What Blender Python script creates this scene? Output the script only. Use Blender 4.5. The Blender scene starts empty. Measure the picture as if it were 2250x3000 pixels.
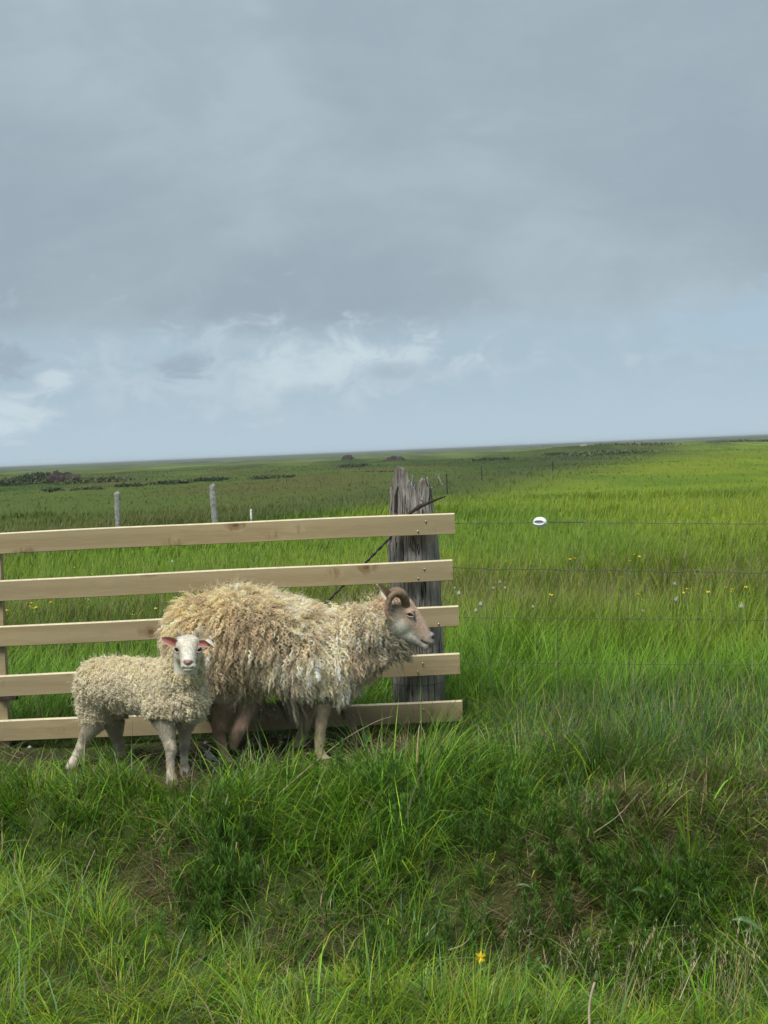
import bpy, math
import numpy as np
from mathutils import Vector, Matrix
rng = np.random.default_rng(7)
S = bpy.context.scene
R = math.radians
COL = S.collection

# ---------------------------------------------------------------- camera
CAM_H = 1.33; PITCH = R(2.6); ROLL = R(2.42); FPX = 4000.0
FWD = np.array([0, math.cos(PITCH), -math.sin(PITCH)])
UP0 = np.array([0, math.sin(PITCH), math.cos(PITCH)]); RT0 = np.array([1.0, 0, 0])
RT = math.cos(ROLL)*RT0 - math.sin(ROLL)*UP0
UPV = math.sin(ROLL)*RT0 + math.cos(ROLL)*UP0
cam = bpy.data.cameras.new('camera'); camo = bpy.data.objects.new('camera', cam); COL.objects.link(camo)
cam.sensor_fit = 'VERTICAL'; cam.sensor_height = 36; cam.sensor_width = 27; cam.lens = 36*FPX/3000
cam.clip_start = 0.05; cam.clip_end = 30000
m = Matrix.Identity(4)
for i in range(3):
    m[i][0] = RT[i]; m[i][1] = UPV[i]; m[i][2] = -FWD[i]
m[2][3] = CAM_H
camo.matrix_world = m
S.camera = camo

def P(px, py, Y):
    """world point seen at photo pixel (px,py) at depth Y (metres north)"""
    d = FWD + RT*((px-1125)/FPX) + UPV*((1500-py)/FPX)
    return np.array([0, 0, CAM_H]) + d*(Y/d[1])
def PZ(px, py, z):
    d = FWD + RT*((px-1125)/FPX) + UPV*((1500-py)/FPX)
    return np.array([0, 0, CAM_H]) + d*((z-CAM_H)/d[2])

# ---------------------------------------------------------------- view + light
S.view_settings.view_transform = 'Standard'; S.view_settings.look = 'None'
S.view_settings.exposure = 1.36; S.view_settings.gamma = 1.0
S.view_settings.use_curve_mapping = False
SUN_EL, SUN_AZ = R(58), R(205)          # behind the camera, a little to its left
sun = bpy.data.lights.new('sun', 'SUN'); sun.energy = 1.5; sun.angle = R(28); sun.color = (1.0, 0.97, 0.90)
suno = bpy.data.objects.new('sun', sun); COL.objects.link(suno)
sd = Vector((math.sin(SUN_AZ)*math.cos(SUN_EL), math.cos(SUN_AZ)*math.cos(SUN_EL), math.sin(SUN_EL)))
suno.rotation_euler = sd.to_track_quat('Z', 'Y').to_euler(); suno.location = (0, -3, 8)

W = bpy.data.worlds.new('World'); S.world = W; W.use_nodes = True
nt = W.node_tree; nt.nodes.clear()
class NB:
    """tiny node builder"""
    def __init__(s, nt): s.nt = nt
    def n(s, t, **kw):
        nd = s.nt.nodes.new(t)
        for k, v in kw.items(): setattr(nd, k, v)
        return nd
    def lk(s, a, b): s.nt.links.new(a, b)
    def val(s, sock, v):
        if isinstance(v, bpy.types.NodeSocket): s.lk(v, sock)
        else: sock.default_value = v
    def m(s, op, a, b=0.0, c=None, clamp=False):
        nd = s.n('ShaderNodeMath', operation=op, use_clamp=clamp)
        s.val(nd.inputs[0], a); s.val(nd.inputs[1], b)
        if c is not None: s.val(nd.inputs[2], c)
        return nd.outputs[0]
    def noise(s, vec, scale, detail=4, rough=0.55, dist=0.0):
        nd = s.n('ShaderNodeTexNoise')
        if vec is not None: s.lk(vec, nd.inputs['Vector'])
        nd.inputs['Scale'].default_value = scale; nd.inputs['Detail'].default_value = detail
        nd.inputs['Roughness'].default_value = rough; nd.inputs['Distortion'].default_value = dist
        return nd.outputs['Fac']
    def mix(s, f, a, b):
        nd = s.n('ShaderNodeMix', data_type='RGBA')
        s.val(nd.inputs[0], f); s.val(nd.inputs[6], a); s.val(nd.inputs[7], b)
        return nd.outputs[2]
    def ramp(s, f, stops):
        nd = s.n('ShaderNodeValToRGB'); s.lk(f, nd.inputs[0]); e = nd.color_ramp.elements
        while len(e) < len(stops): e.new(0.5)
        for i, (p, c) in enumerate(stops): e[i].position = p; e[i].color = c
        return nd.outputs[0]
    def ss(s, v, a, b):
        nd = s.n('ShaderNodeMapRange', interpolation_type='SMOOTHSTEP'); s.val(nd.inputs[0], v)
        nd.inputs[1].default_value = a; nd.inputs[2].default_value = b
        return nd.outputs[0]
    def mapping(s, vec, scale=(1, 1, 1), loc=(0, 0, 0)):
        nd = s.n('ShaderNodeMapping'); s.lk(vec, nd.inputs[0]); nd.inputs[1].default_value = loc; nd.inputs[3].default_value = scale
        return nd.outputs[0]

b = NB(nt)
tc = b.n('ShaderNodeTexCoord'); gen = tc.outputs['Generated']
sep = b.n('ShaderNodeSeparateXYZ'); b.lk(gen, sep.inputs[0])
gx, gy, gz = sep.outputs
az = b.m('ARCTAN2', gx, gy); el = b.m('ARCSINE', gz)
comb = b.n('ShaderNodeCombineXYZ'); b.lk(az, comb.inputs[0]); b.lk(el, comb.inputs[1])
# cloud texture space: azimuth, stretched elevation
cv = b.mapping(comb.outputs[0], (1.0, 2.2, 1.0), (3.1, 1.7, 0))
big = b.noise(cv, 3.2, 5, 0.5, 0.4)
mid = b.noise(b.mapping(comb.outputs[0], (1.0, 1.9, 1.0), (7.3, 0.4, 0)), 10.0, 6, 0.58, 0.35)
fine = b.noise(b.mapping(comb.outputs[0], (1.0, 1.5, 1.0), (1.3, 5.4, 0)), 34.0, 8, 0.62, 0.5)
sky = b.n('ShaderNodeTexSky', sky_type='NISHITA', sun_disc=False, sun_elevation=SUN_EL, sun_rotation=SUN_AZ)
bg_sky = b.n('ShaderNodeBackground'); b.lk(sky.outputs[0], bg_sky.inputs[0]); bg_sky.inputs[1].default_value = 0.055
# overcast sheet
deck = b.mix(b.ss(big, 0.36, 0.62), (0.190, 0.238, 0.276, 1), (0.236, 0.288, 0.322, 1))
deck = b.mix(b.m('MULTIPLY', b.ss(fine, 0.40, 0.72), 0.16), deck, (0.238, 0.288, 0.330, 1))
deck = b.mix(b.m('MULTIPLY', b.ss(mid, 0.38, 0.66), 0.45), deck, (0.186, 0.232, 0.270, 1))
# clearer, brighter band low over the horizon, uneven edge
eln = b.m('ADD', el, b.m('MULTIPLY', b.m('SUBTRACT', mid, 0.5), 0.055))
low = b.ss(eln, 0.112, 0.072)
lowcol = b.mix(b.ss(el, 0.0, 0.07), (0.262, 0.336, 0.384, 1), (0.234, 0.302, 0.350, 1))
lowcol = b.mix(b.m('MULTIPLY', b.ss(fine, 0.40, 0.72), 0.35), lowcol, (0.272, 0.338, 0.385, 1))
cc = b.mix(low, deck, lowcol)
def blob(a0, e0, sa, se, amp=1.0, lo=0.25, hi=0.75):
    """a soft patch of cloud around azimuth/elevation (degrees), its edge broken up by noise"""
    da = b.m('DIVIDE', b.m('SUBTRACT', az, R(a0)), R(sa)); de = b.m('DIVIDE', b.m('SUBTRACT', el, R(e0)), R(se))
    r2 = b.m('ADD', b.m('MULTIPLY', da, da), b.m('MULTIPLY', de, de))
    g = b.m('EXPONENT', b.m('MULTIPLY', r2, -1.0)); near_ = b.ss(b.m('EXPONENT', b.m('MULTIPLY', r2, -.3)), .03, .35)
    g = b.m('ADD', g, b.m('MULTIPLY', b.m('SUBTRACT', fine, 0.5), 2.3))
    g = b.m('ADD', g, b.m('MULTIPLY', b.m('SUBTRACT', mid, 0.5), 0.9))
    return b.m('MULTIPLY', b.m('MULTIPLY', b.ss(g, lo, hi), near_), amp)
WHT = (0.345, 0.405, 0.438, 1); DRK = (0.195, 0.243, 0.292, 1); PAL = (0.285, 0.345, 0.387, 1)
cc = b.mix(blob(-5, 3.5, 9.0, 1.9, .8, .25, 1.0), cc, PAL)
cc = b.mix(blob(-3.0, 3.6, 3.6, 1.2, .72, .25, 1.25), cc, WHT)
cc = b.mix(blob(0.5, 4.0, 4.0, .9, .6, .45, 1.1), cc, WHT)
cc = b.mix(blob(15.5, 4.6, 3.6, 1.2, .7, .2, .9), cc, (0.216, 0.298, 0.368, 1))
cc = b.mix(blob(10.6, 3.3, 1.0, .4, .5, .5, 1.05), cc, PAL)
cc = b.mix(blob(-15.2, 2.1, 2.6, 1.0, .8, .35, 1.1), cc, WHT)
cc = b.mix(blob(-13.4, 3.5, .9, .5, .7, .45, 1.0), cc, WHT)
cc = b.mix(blob(-8.2, 3.9, 2.2, .9, .9, .35, 1.0), cc, DRK)
cc = b.mix(blob(-15.3, 4.2, 1.7, 1.1, .9, .35, .9), cc, DRK)
cc = b.mix(blob(0.5, 3.3, 1.6, .5, .5, .35, 1.0), cc, DRK)
bg_cl = b.n('ShaderNodeBackground'); b.lk(cc, bg_cl.inputs[0]); bg_cl.inputs[1].default_value = 0.685
# gaps where the blue shows
gap = b.m('MULTIPLY', blob(15.5, 4.3, 4.0, 1.5, .06, .25, .8), 1.0)
gap = b.m('MAXIMUM', gap, blob(-10.0, 4.6, 3.5, .9, .05, .3, .9))
mx = b.n('ShaderNodeMixShader'); b.lk(gap, mx.inputs[0]); b.lk(bg_cl.outputs[0], mx.inputs[1]); b.lk(bg_sky.outputs[0], mx.inputs[2])
wo = b.n('ShaderNodeOutputWorld'); b.lk(mx.outputs[0], wo.inputs[0])

# ---------------------------------------------------------------- helpers
def tag(o, label=None, cat=None, group=None, kind=None):
    if label: o['label'] = label
    if cat: o['category'] = cat
    if group: o['group'] = group
    if kind: o['kind'] = kind
    return o
def mesh_obj(name, verts, faces, mat=None, parent=None, smooth=False):
    me = bpy.data.meshes.new(name); me.from_pydata([tuple(v) for v in verts], [], [tuple(f) for f in faces]); me.update()
    if smooth: me.shade_smooth()
    o = bpy.data.objects.new(name, me); COL.objects.link(o)
    if mat: me.materials.append(mat)
    if parent: o.parent = parent; o.matrix_parent_inverse = parent.matrix_basis.inverted()
    return o
def empty(name, loc, label, cat, group=None):
    o = bpy.data.objects.new(name, None); COL.objects.link(o); o.location = tuple(loc); o.empty_display_size = 0.1
    return tag(o, label, cat, group)
def fast_mesh(name, co, quads=None, tris=None, mat=None, col=None, smooth=False, parent=None):
    """numpy mesh: co (n,3), quads (m,4), tris (k,3), col (n,3)"""
    me = bpy.data.meshes.new(name)
    me.vertices.add(len(co)); me.vertices.foreach_set('co', np.ascontiguousarray(co, np.float32).ravel())
    loops = []; starts = []; tot = []; s = 0
    for arr in (quads, tris):
        if arr is None or len(arr) == 0: continue
        k = arr.shape[1]; loops.append(arr.ravel()); starts.append(s+np.arange(len(arr))*k); tot.append(np.full(len(arr), k)); s += arr.size
    loops = np.concatenate(loops).astype(np.int32); starts = np.concatenate(starts).astype(np.int32); tot = np.concatenate(tot).astype(np.int32)
    me.loops.add(len(loops)); me.loops.foreach_set('vertex_index', loops)
    me.polygons.add(len(starts)); me.polygons.foreach_set('loop_start', starts); me.polygons.foreach_set('loop_total', tot)
    me.update(calc_edges=True)
    if smooth: me.shade_smooth()
    if col is not None:
        a = me.color_attributes.new('tint', 'FLOAT_COLOR', 'POINT')
        c = np.ones((len(co), 4), np.float32); c[:, :3] = np.clip(col, 0, 1); a.data.foreach_set('color', c.ravel())
    if mat: me.materials.append(mat)
    o = bpy.data.objects.new(name, me); COL.objects.link(o)
    if parent: o.parent = parent; o.matrix_parent_inverse = parent.matrix_basis.inverted()
    return o
def tube(pts, rad, seg=8, ridges=0.0, flat=1.0):
    """tapered tube along points -> verts, faces"""
    pts = np.asarray(pts, float); n = len(pts); rad = np.broadcast_to(rad, n)
    T = np.gradient(pts, axis=0); T /= np.linalg.norm(T, axis=1)[:, None]+1e-9
    ref = np.array([0, 1.0, 0]) if abs(T[0][1]) < .9 else np.array([1.0, 0, 0])
    V = []; F = []
    for i in range(n):
        u = ref - T[i]*ref.dot(T[i]); u /= np.linalg.norm(u)+1e-9; w = np.cross(T[i], u); ref = u
        for k in range(seg):
            a = 2*math.pi*k/seg
            V.append(pts[i] + rad[i]*(1+ridges*math.sin(i*2.1))*(math.cos(a)*u*flat + math.sin(a)*w))
    for i in range(n-1):
        for k in range(seg):
            F.append((i*seg+k, i*seg+(k+1) % seg, (i+1)*seg+(k+1) % seg, (i+1)*seg+k))
    V.append(pts[0]); V.append(pts[-1]); a0 = len(V)-2; a1 = len(V)-1
    for k in range(seg):
        F.append((a0, (k+1) % seg, k)); F.append((a1, (n-1)*seg+k, (n-1)*seg+(k+1) % seg))
    return V, F
def smoothpath(pts, n):
    """Catmull-Rom through points (any dimension)"""
    p = np.asarray(pts, float); p = np.vstack([2*p[0]-p[1], p, 2*p[-1]-p[-2]]); k = len(p)-3
    t = np.linspace(0, k-1e-6, n); i = t.astype(int); f = (t-i)[:, None]
    a, b_, c, d = p[i], p[i+1], p[i+2], p[i+3]
    return 0.5*((2*b_)+(-a+c)*f+(2*a-5*b_+4*c-d)*f*f+(-a+3*b_-3*c+d)*f**3)
def hash2(ix, iy, seed):
    h = (ix.astype(np.int64)*374761393 + iy.astype(np.int64)*668265263 + seed*69069) & 0xffffffff
    h = ((h ^ (h >> 13))*1274126177) & 0xffffffff
    h = (h ^ (h >> 16)) & 0xffff
    return h/65535.0
def vn(x, y, scale, seed=0):
    """value noise 0..1"""
    x = np.asarray(x, float)*scale+100; y = np.asarray(y, float)*scale+100
    ix = np.floor(x); iy = np.floor(y); fx = x-ix; fy = y-iy; fx = fx*fx*(3-2*fx); fy = fy*fy*(3-2*fy)
    a = hash2(ix, iy, seed); b_ = hash2(ix+1, iy, seed); c = hash2(ix, iy+1, seed); d = hash2(ix+1, iy+1, seed)
    return (a*(1-fx)+b_*fx)*(1-fy)+(c*(1-fx)+d*fx)*fy
def sstep(x, a, b_):
    t = np.clip((x-a)/(b_-a), 0, 1); return t*t*(3-2*t)
def gauss(x, y, cx, cy, sx, sy): return np.exp(-((x-cx)/sx)**2-((y-cy)/sy)**2)

# ---------------------------------------------------------------- terrain
_DX = [-6, -1.5, -1.25, -1.0, -.75, -.5, -.25, 0, .5, 1.0, 1.5, 6]
def ditch(x):
    """centre line, depth, near width, far width and near-bank height of the ditch"""
    xc = np.clip(x, -6, 6)
    yb = np.interp(xc, _DX, [5.0, 4.98, 4.90, 4.74, 4.52, 4.36, 4.26, 4.20, 4.12, 4.05, 4.0, 4.0])+.03*np.sin(xc*5.3+1)
    dep = np.interp(xc, _DX, [.30, .31, .34, .38, .43, .48, .52, .54, .57, .60, .60, .60])
    wn = np.interp(xc, _DX, [.30, .30, .31, .33, .35, .37, .38, .38, .40, .40, .40, .40])
    wf = np.interp(xc, _DX, [.36, .38, .42, .52, .66, .78, .85, .90, .95, 1.0, 1.05, 1.05])
    zn = np.interp(xc, _DX, [-.14, -.15, -.16, -.18, -.20, -.21, -.22, -.23, -.25, -.26, -.26, -.26])
    return yb, dep, wn, wf, zn
BUMPS = [(24, 148, 9, 7, .75), (30, 135, 6, 5, .5), (17, 150, 6, 4, .45), (-25, 96, 7, 3, .35), (-8, 160, 10, 5, .3), (3, 130, 6, 4, .35),
         (40, 190, 14, 8, .7), (-45, 140, 12, 6, .4), (10, 90, 5, 2, .25), (-2, 75, 4, 2, .18), (-14, 60, 4, 1.5, .15)]
def H(x, y):
    x = np.asarray(x, float); y = np.asarray(y, float)
    yb, dep, wn, wf, zn = ditch(x)
    near = -dep + (dep+zn)*sstep((yb-y)/wn, 0, 1)
    far = -dep + dep*sstep((y-yb)/wf, 0, 1)
    z = np.where(y < yb, near, far)
    z = z + 0.12*sstep(-y, -2.4, 0.0)*0.8
    r = np.hypot(x, y)
    amp = 0.060*sstep(-np.abs(y-4.5), -1.1, -0.3)+0.018
    z = z + amp*(vn(x, y, 2.6, 1)-.5)*2 + 0.4*amp*(vn(x, y, 7, 2)-.5)*2
    z = z + .045*sstep(-np.abs(y-4.5), -1.0, -.4)*((vn(x, y, 5.0, 301)-.5)*2) + .045*gauss(x, y, .25, 5.28, .5, .15)
    z = z + 0.10*(vn(x, y, 0.22, 3)-.5)*sstep(r, 9, 25)+0.25*(vn(x, y, 0.06, 4)-.5)*sstep(r, 40, 90)
    z = z + 0.03*gauss(x, y, -0.47, 5.40, .20, .10) + 0.03*gauss(x, y, -1.13, 5.40, .18, .10)
    fl = np.clip(1.2*gauss(x, y, -.7, 5.85, .95, .42), 0, 1); z = z*(1-fl) - .006*fl
    z = z - .02*gauss(x, y, -.84, 5.40, .16, .16)
    for cx, cy, sx, sy, a in BUMPS: z = z + a*gauss(x, y, cx, cy, sx, sy)*(.6+.8*vn(x, y, .35, 9))
    return z
def boundary(y):
    """x of the old fence line that parts the hay field (right) from the rough pasture (left)"""
    return np.interp(y, [0, 6, 20, 24, 38, 60, 125, 400, 6000], [-16, -13, -5.0, -3.0, 1.6, 7, 25, 110, 1800])
C_HAY = np.array([.205, .285, .020]); C_GRN = np.array([.098, .200, .014]); C_LUSH = np.array([.130, .280, .018])
C_DRK = np.array([.038, .085, .012]); C_BLUE = np.array([.085, .150, .060]); C_STRAW = np.array([.36, .29, .16])
C_BRN = np.array([.150, .105, .055]); C_OLV = np.array([.140, .150, .035]); C_SOIL = np.array([.045, .034, .024]); C_YEL = np.array([.235, .285, .018])
def lerp(a, b_, t): t = np.asarray(t)[..., None]; return a*(1-t)+b_*t
def field_color(x, y):
    r = np.hypot(x, y); s = x-boundary(y)
    hay = lerp(C_HAY, C_GRN, .55*sstep(vn(x, y/2.5, .5, 21), .35, .8))
    hay = lerp(hay, C_YEL, .5*sstep(vn(x, y/3, .16, 22), .4, .8))
    rough = lerp(C_GRN*np.array([1.05, .74, 1.8]), C_OLV*.84, sstep(vn(x, y/5, .25, 23), .3, .75))
    rough = lerp(rough, C_DRK, .55*sstep(vn(x, y/4, .09, 24), .45, .8))
    rough = lerp(rough, C_HAY*.62, .75*sstep(vn(x/3, y/10, .05, 25), .52, .8)*sstep(r, 40, 80))
    c = lerp(rough, hay, sstep(s, -.6-.05*r, .6+.03*r))
    band = np.exp(-((s+.012*r)/(.7+.055*r))**2)*sstep(y, 22, 34)
    c = lerp(c, np.array([.055, .068, .030]), .55*band)
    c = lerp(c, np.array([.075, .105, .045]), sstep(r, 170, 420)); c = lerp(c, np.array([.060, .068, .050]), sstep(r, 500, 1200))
    return c
STRAW_PATCH = [(-.93, 4.92, .24, .11, 1.3), (-1.15, 4.98, .16, .10, 1.0), (.88, 4.86, .24, .10, 1.3), (.53, 4.64, .28, .13, 1.1), (-.27, 4.50, .18, .14, .9), (1.15, 5.22, .28, .16, 1.0), (1.32, 4.82, .14, .17, 1.1),
               (.20, 4.42, .25, .10, .7), (.85, 5.80, .22, .12, .8), (.0, 5.85, .2, .10, .7), (-.84, 5.42, .12, .07, .9), (1.55, 5.3, .25, .15, .8)]
def straw_amt(x, y):
    a = np.zeros_like(x)
    for cx, cy, sx, sy, w in STRAW_PATCH: a = np.maximum(a, .62*w*gauss(x, y, cx, cy, sx*.85, sy*.85))
    return np.clip(a*(.55+.9*vn(x, y, 5, 31)), 0, 1)
def mud_shade_amt(x, y):
    a = gauss(x, y, -.55, 6.10, .75, .30)  # trodden mud, with the shade beneath the ewe painted into it
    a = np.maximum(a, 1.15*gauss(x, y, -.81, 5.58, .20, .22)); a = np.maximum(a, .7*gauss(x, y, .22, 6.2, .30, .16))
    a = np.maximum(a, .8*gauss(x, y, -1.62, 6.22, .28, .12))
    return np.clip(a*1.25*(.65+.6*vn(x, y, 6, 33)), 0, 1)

def make_ground():
    r = [0.0001, .3]
    while r[-1] < 9500: r.append(r[-1]*(1.016 if 2.5 < r[-1] < 10 else (1.05 if r[-1] <= 2.5 else 1.03)))
    r = np.array(r)
    A = np.concatenate([np.arange(-26, 26, .26), np.arange(26, 334, 4.0)]); A = np.radians(A); n = len(A); k = len(r)
    rr, aa = np.meshgrid(r, A, indexing='ij'); x = rr*np.sin(aa); y = rr*np.cos(aa)
    z = H(x, y)
    co = np.stack([x, y, z], -1).reshape(-1, 3)
    i, j = np.meshgrid(np.arange(k-1), np.arange(n), indexing='ij'); jn = (j+1) % n
    q = np.stack([i*n+j, (i+1)*n+j, (i+1)*n+jn, i*n+jn], -1).reshape(-1, 4)[:, ::-1]
    xf, yf = co[:, 0], co[:, 1]
    rad = np.hypot(xf, yf)
    near = lerp(C_SOIL*1.2, C_GRN*.55, np.full(len(xf), .45))
    near = lerp(near, C_BRN*.6, straw_amt(xf, yf)*.6); near = lerp(near, C_SOIL*.8, mud_shade_amt(xf, yf))
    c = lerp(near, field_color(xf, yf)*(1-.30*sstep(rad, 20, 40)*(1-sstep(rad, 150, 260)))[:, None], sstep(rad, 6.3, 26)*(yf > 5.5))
    return co, q, c
def attr_col(b): 
    a = b.n('ShaderNodeAttribute', attribute_name='tint'); return a.outputs['Color']
def new_mat(name):
    mt = bpy.data.materials.new(name); mt.use_nodes = True; mt.node_tree.nodes.clear(); return mt, NB(mt.node_tree)
def out(b, sh, disp=None):
    o = b.n('ShaderNodeOutputMaterial'); b.lk(sh, o.inputs[0])
def principled(b, col, rough=.6, spec=.3, bump=None, bstr=.3, bdist=.01):
    p = b.n('ShaderNodeBsdfPrincipled'); b.val(p.inputs['Base Color'], col); b.val(p.inputs['Roughness'], rough)
    p.inputs['Specular IOR Level'].default_value = spec
    if bump is not None:
        bn = b.n('ShaderNodeBump'); bn.inputs['Strength'].default_value = bstr; bn.inputs['Distance'].default_value = bdist
        b.lk(bump, bn.inputs['Height']); b.lk(bn.outputs[0], p.inputs['Normal'])
    return p

def mat_ground():
    mt, b = new_mat('ground_soil_and_turf')
    tcn = b.n('ShaderNodeTexCoord'); o = tcn.outputs['Object']
    n1 = b.noise(o, 9, 6, .65); n2 = b.noise(b.mapping(o, (1, .25, 1)), .8, 5, .6); n3 = b.noise(b.mapping(o, (1, .12, 1)), .12, 6, .65)
    col = attr_col(b)
    geo = b.n('ShaderNodeVectorMath', operation='LENGTH'); b.lk(o, geo.inputs[0]); dist = geo.outputs['Value']
    k = b.m('ADD', .72, b.m('MULTIPLY', n1, .56))
    k = b.m('MULTIPLY', k, b.m('ADD', .72, b.m('MULTIPLY', n2, .56)))
    far = b.ss(dist, 60, 180)
    k3 = b.m('ADD', .45, b.m('MULTIPLY', b.ss(n3, .3, .7), 1.05))
    k = b.m('MULTIPLY', k, b.m('ADD', b.m('SUBTRACT', 1.0, far), b.m('MULTIPLY', far, k3)))
    vm = b.n('ShaderNodeVectorMath', operation='SCALE'); b.lk(col, vm.inputs[0]); b.lk(k, vm.inputs['Scale'])
    p = principled(b, vm.outputs[0], .95, .1, n1, .6, .03); out(b, p.outputs[0]); return mt
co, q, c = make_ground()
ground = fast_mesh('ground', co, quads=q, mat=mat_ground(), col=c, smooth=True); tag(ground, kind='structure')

# ---------------------------------------------------------------- grass
def mat_blade(name, trans=.32, rough=.5):
    mt, b = new_mat(name); col = attr_col(b)
    p = principled(b, col, rough, .25)
    t = b.n('ShaderNodeBsdfTranslucent'); b.lk(col, t.inputs[0])
    mx = b.n('ShaderNodeMixShader'); mx.inputs[0].default_value = trans
    b.lk(p.outputs[0], mx.inputs[1]); b.lk(t.outputs[0], mx.inputs[2]); out(b, mx.outputs[0]); return mt
M_BLADE = mat_blade('grass_blade'); M_STRAW = mat_blade('dry_straw', .15, .7)
def blades(x, y, L, w, az, th0, bend, col, z=None, nseg=3, tipc=1.15, head=None):
    """curved tapering blades. L length, w width, az lean azimuth, th0 start angle from vertical, bend added along it"""
    n = len(x); z = H(x, y)-.01 if z is None else z
    p = np.stack([x, y, z], -1); dirh = np.stack([np.sin(az), np.cos(az), np.zeros(n)], -1)
    tw = az + np.pi/2 + rng.normal(0, .5, n); side = np.stack([np.sin(tw), np.cos(tw), np.zeros(n)], -1)
    cols = []; rows = []
    wprof = [1.0, .9, .62, 0] if nseg == 3 else [1.0, .8, 0]
    for s in range(nseg+1):
        if s == nseg: rows.append(p[:, None, :]); cols.append((col*tipc)[:, None, :])
        else:
            ww = (w*wprof[s]*.5)[:, None]*side
            rows.append(np.stack([p-ww, p+ww], 1)); k = .85+.3*s/nseg; cols.append(np.repeat((col*k)[:, None, :], 2, 1))
        th = th0 + bend*((s+.5)/nseg)**1.2
        th = np.clip(th, -2.2, 2.2)
        st = (L/nseg)[:, None]
        p = p + st*(dirh*np.sin(th)[:, None] + np.array([0, 0, 1.0])*np.cos(th)[:, None])
    V = np.concatenate(rows, 1); Cc = np.concatenate(cols, 1); k = V.shape[1]
    base = (np.arange(n)*k)[:, None]
    if nseg == 3:
        q = np.concatenate([base+np.array([[0, 1, 3, 2]]), base+np.array([[2, 3, 5, 4]])]); t = base+np.array([[4, 5, 6]])
    else:
        q = base+np.array([[0, 1, 3, 2]]); t = base+np.array([[2, 3, 4]])
    return V.reshape(-1, 3), q, t, Cc.reshape(-1, 3)
class Patch:
    def __init__(s): s.V = []; s.Q = []; s.T = []; s.C = []; s.n = 0
    def add(s, V, q, t, C):
        s.V.append(V); s.C.append(C)
        if q is not None: s.Q.append(q+s.n)
        if t is not None: s.T.append(t+s.n)
        s.n += len(V)
    def build(s, name, mat, label, cat='grass', parent=None):
        o = fast_mesh(name, np.concatenate(s.V), np.concatenate(s.Q) if s.Q else None, np.concatenate(s.T) if s.T else None, mat, np.concatenate(s.C))
        if parent is None: tag(o, label, cat, kind='stuff')
        return o
def scatter(n, y0, y1, hw=.30, mar=.9, clump=0.0, power=1.0):
    """random points in the wedge of ground the photograph sees, with a margin"""
    y = y0 + (y1-y0)*rng.random(n)**power
    keep = rng.random(n) < (hw*y+mar)/(hw*y1+mar); y = y[keep]; n = len(y)
    x = (rng.random(n)*2-1)*(hw*y+mar)
    if clump > 0:
        cx = np.round(x/clump)*clump; cy = np.round(y/clump)*clump
        jx = (hash2(np.round(x/clump), np.round(y/clump), 5)-.5)*clump*1.6; jy = (hash2(np.round(x/clump), np.round(y/clump), 6)-.5)*clump*1.6
        f = rng.random(n)*.8
        x = x*(1-f)+(cx+jx)*f; y = y*(1-f)+(cy+jy)*f
    return x, y
def flow(x, y, s=.9, seed=41):
    return (vn(x, y, s, seed)-.5)*7.0 + (vn(x, y, s*3.5, seed+1)-.5)*3.0
def jit(c, n, a=.18):
    k = np.exp(rng.normal(0, a, (n, 1))); hue = rng.normal(0, .09, (n, 1))
    return c*k*np.concatenate([1+hue, np.ones((n, 1)), 1-hue*.5], 1)
def pick(n, w):
    w = np.stack([np.broadcast_to(v, n) for v in w]); c = np.cumsum(w, 0); u = rng.random(n)*c[-1]
    return (u[None] > c).sum(0)

def tuft(x, y, cell, seed):
    """per-tuft random direction, vigour and colour key, with ragged cell edges"""
    xx = x/cell+1.3*(vn(x, y, 2.2/cell, seed)-.5); yy = y/cell+1.3*(vn(x, y, 2.2/cell, seed+1)-.5)
    ix = np.floor(xx); iy = np.floor(yy)
    return hash2(ix, iy, seed+2)*6.283, hash2(ix, iy, seed+3), hash2(ix, iy, seed+4)
# near bank: long, fine, swirling green grass
pb = Patch()
x, y = scatter(92000, 2.9, 5.35, .30, .6, .06); yb = ditch(x)[0]; k = (y < yb+.05) & (rng.random(len(x)) < .40+.8*sstep(vn(x, y, 8, 252)*.6+vn(x, y, 17, 253)*.4, .32, .58)); x, y = x[k], y[k]; n = len(x)
st = straw_amt(x, y); az = flow(x, y)*.6+1.2+rng.normal(0, .7, n)
pal = np.stack([C_HAY*.95, C_LUSH, C_GRN, C_STRAW*.8, C_YEL])
lum = vn(x, y, 1.3, 51)
ta, tl, tk = tuft(x, y, .13, 140)
az = np.where(rng.random(n) < .68, ta+rng.normal(0, .45, n), az)
pal = np.concatenate([pal, [C_DRK*1.5, C_BLUE]])
idx = pick(n, [1.0+.8*(tk > .6), .6, .7+1.0*(1-lum)*(tk < .4), .12+1.2*st+.25*(tk > .9), .6*lum+.8*(tk > .75), .35+.6*(tk < .25), .25*(tk < .5)])
L = (.06+.12*rng.random(n))*(.5+1.0*tl)*(.7+.6*vn(x, y, 3.2, 52))
pb.add(*blades(x, y, L, .0018+.0020*rng.random(n), az, .15+.75*rng.random(n), .3+1.7*rng.random(n), jit(pal[idx]*1.18, n, .32)))
pb.build('bank_grass', M_BLADE, 'long soft green grass on the near bank of the ditch')

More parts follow.
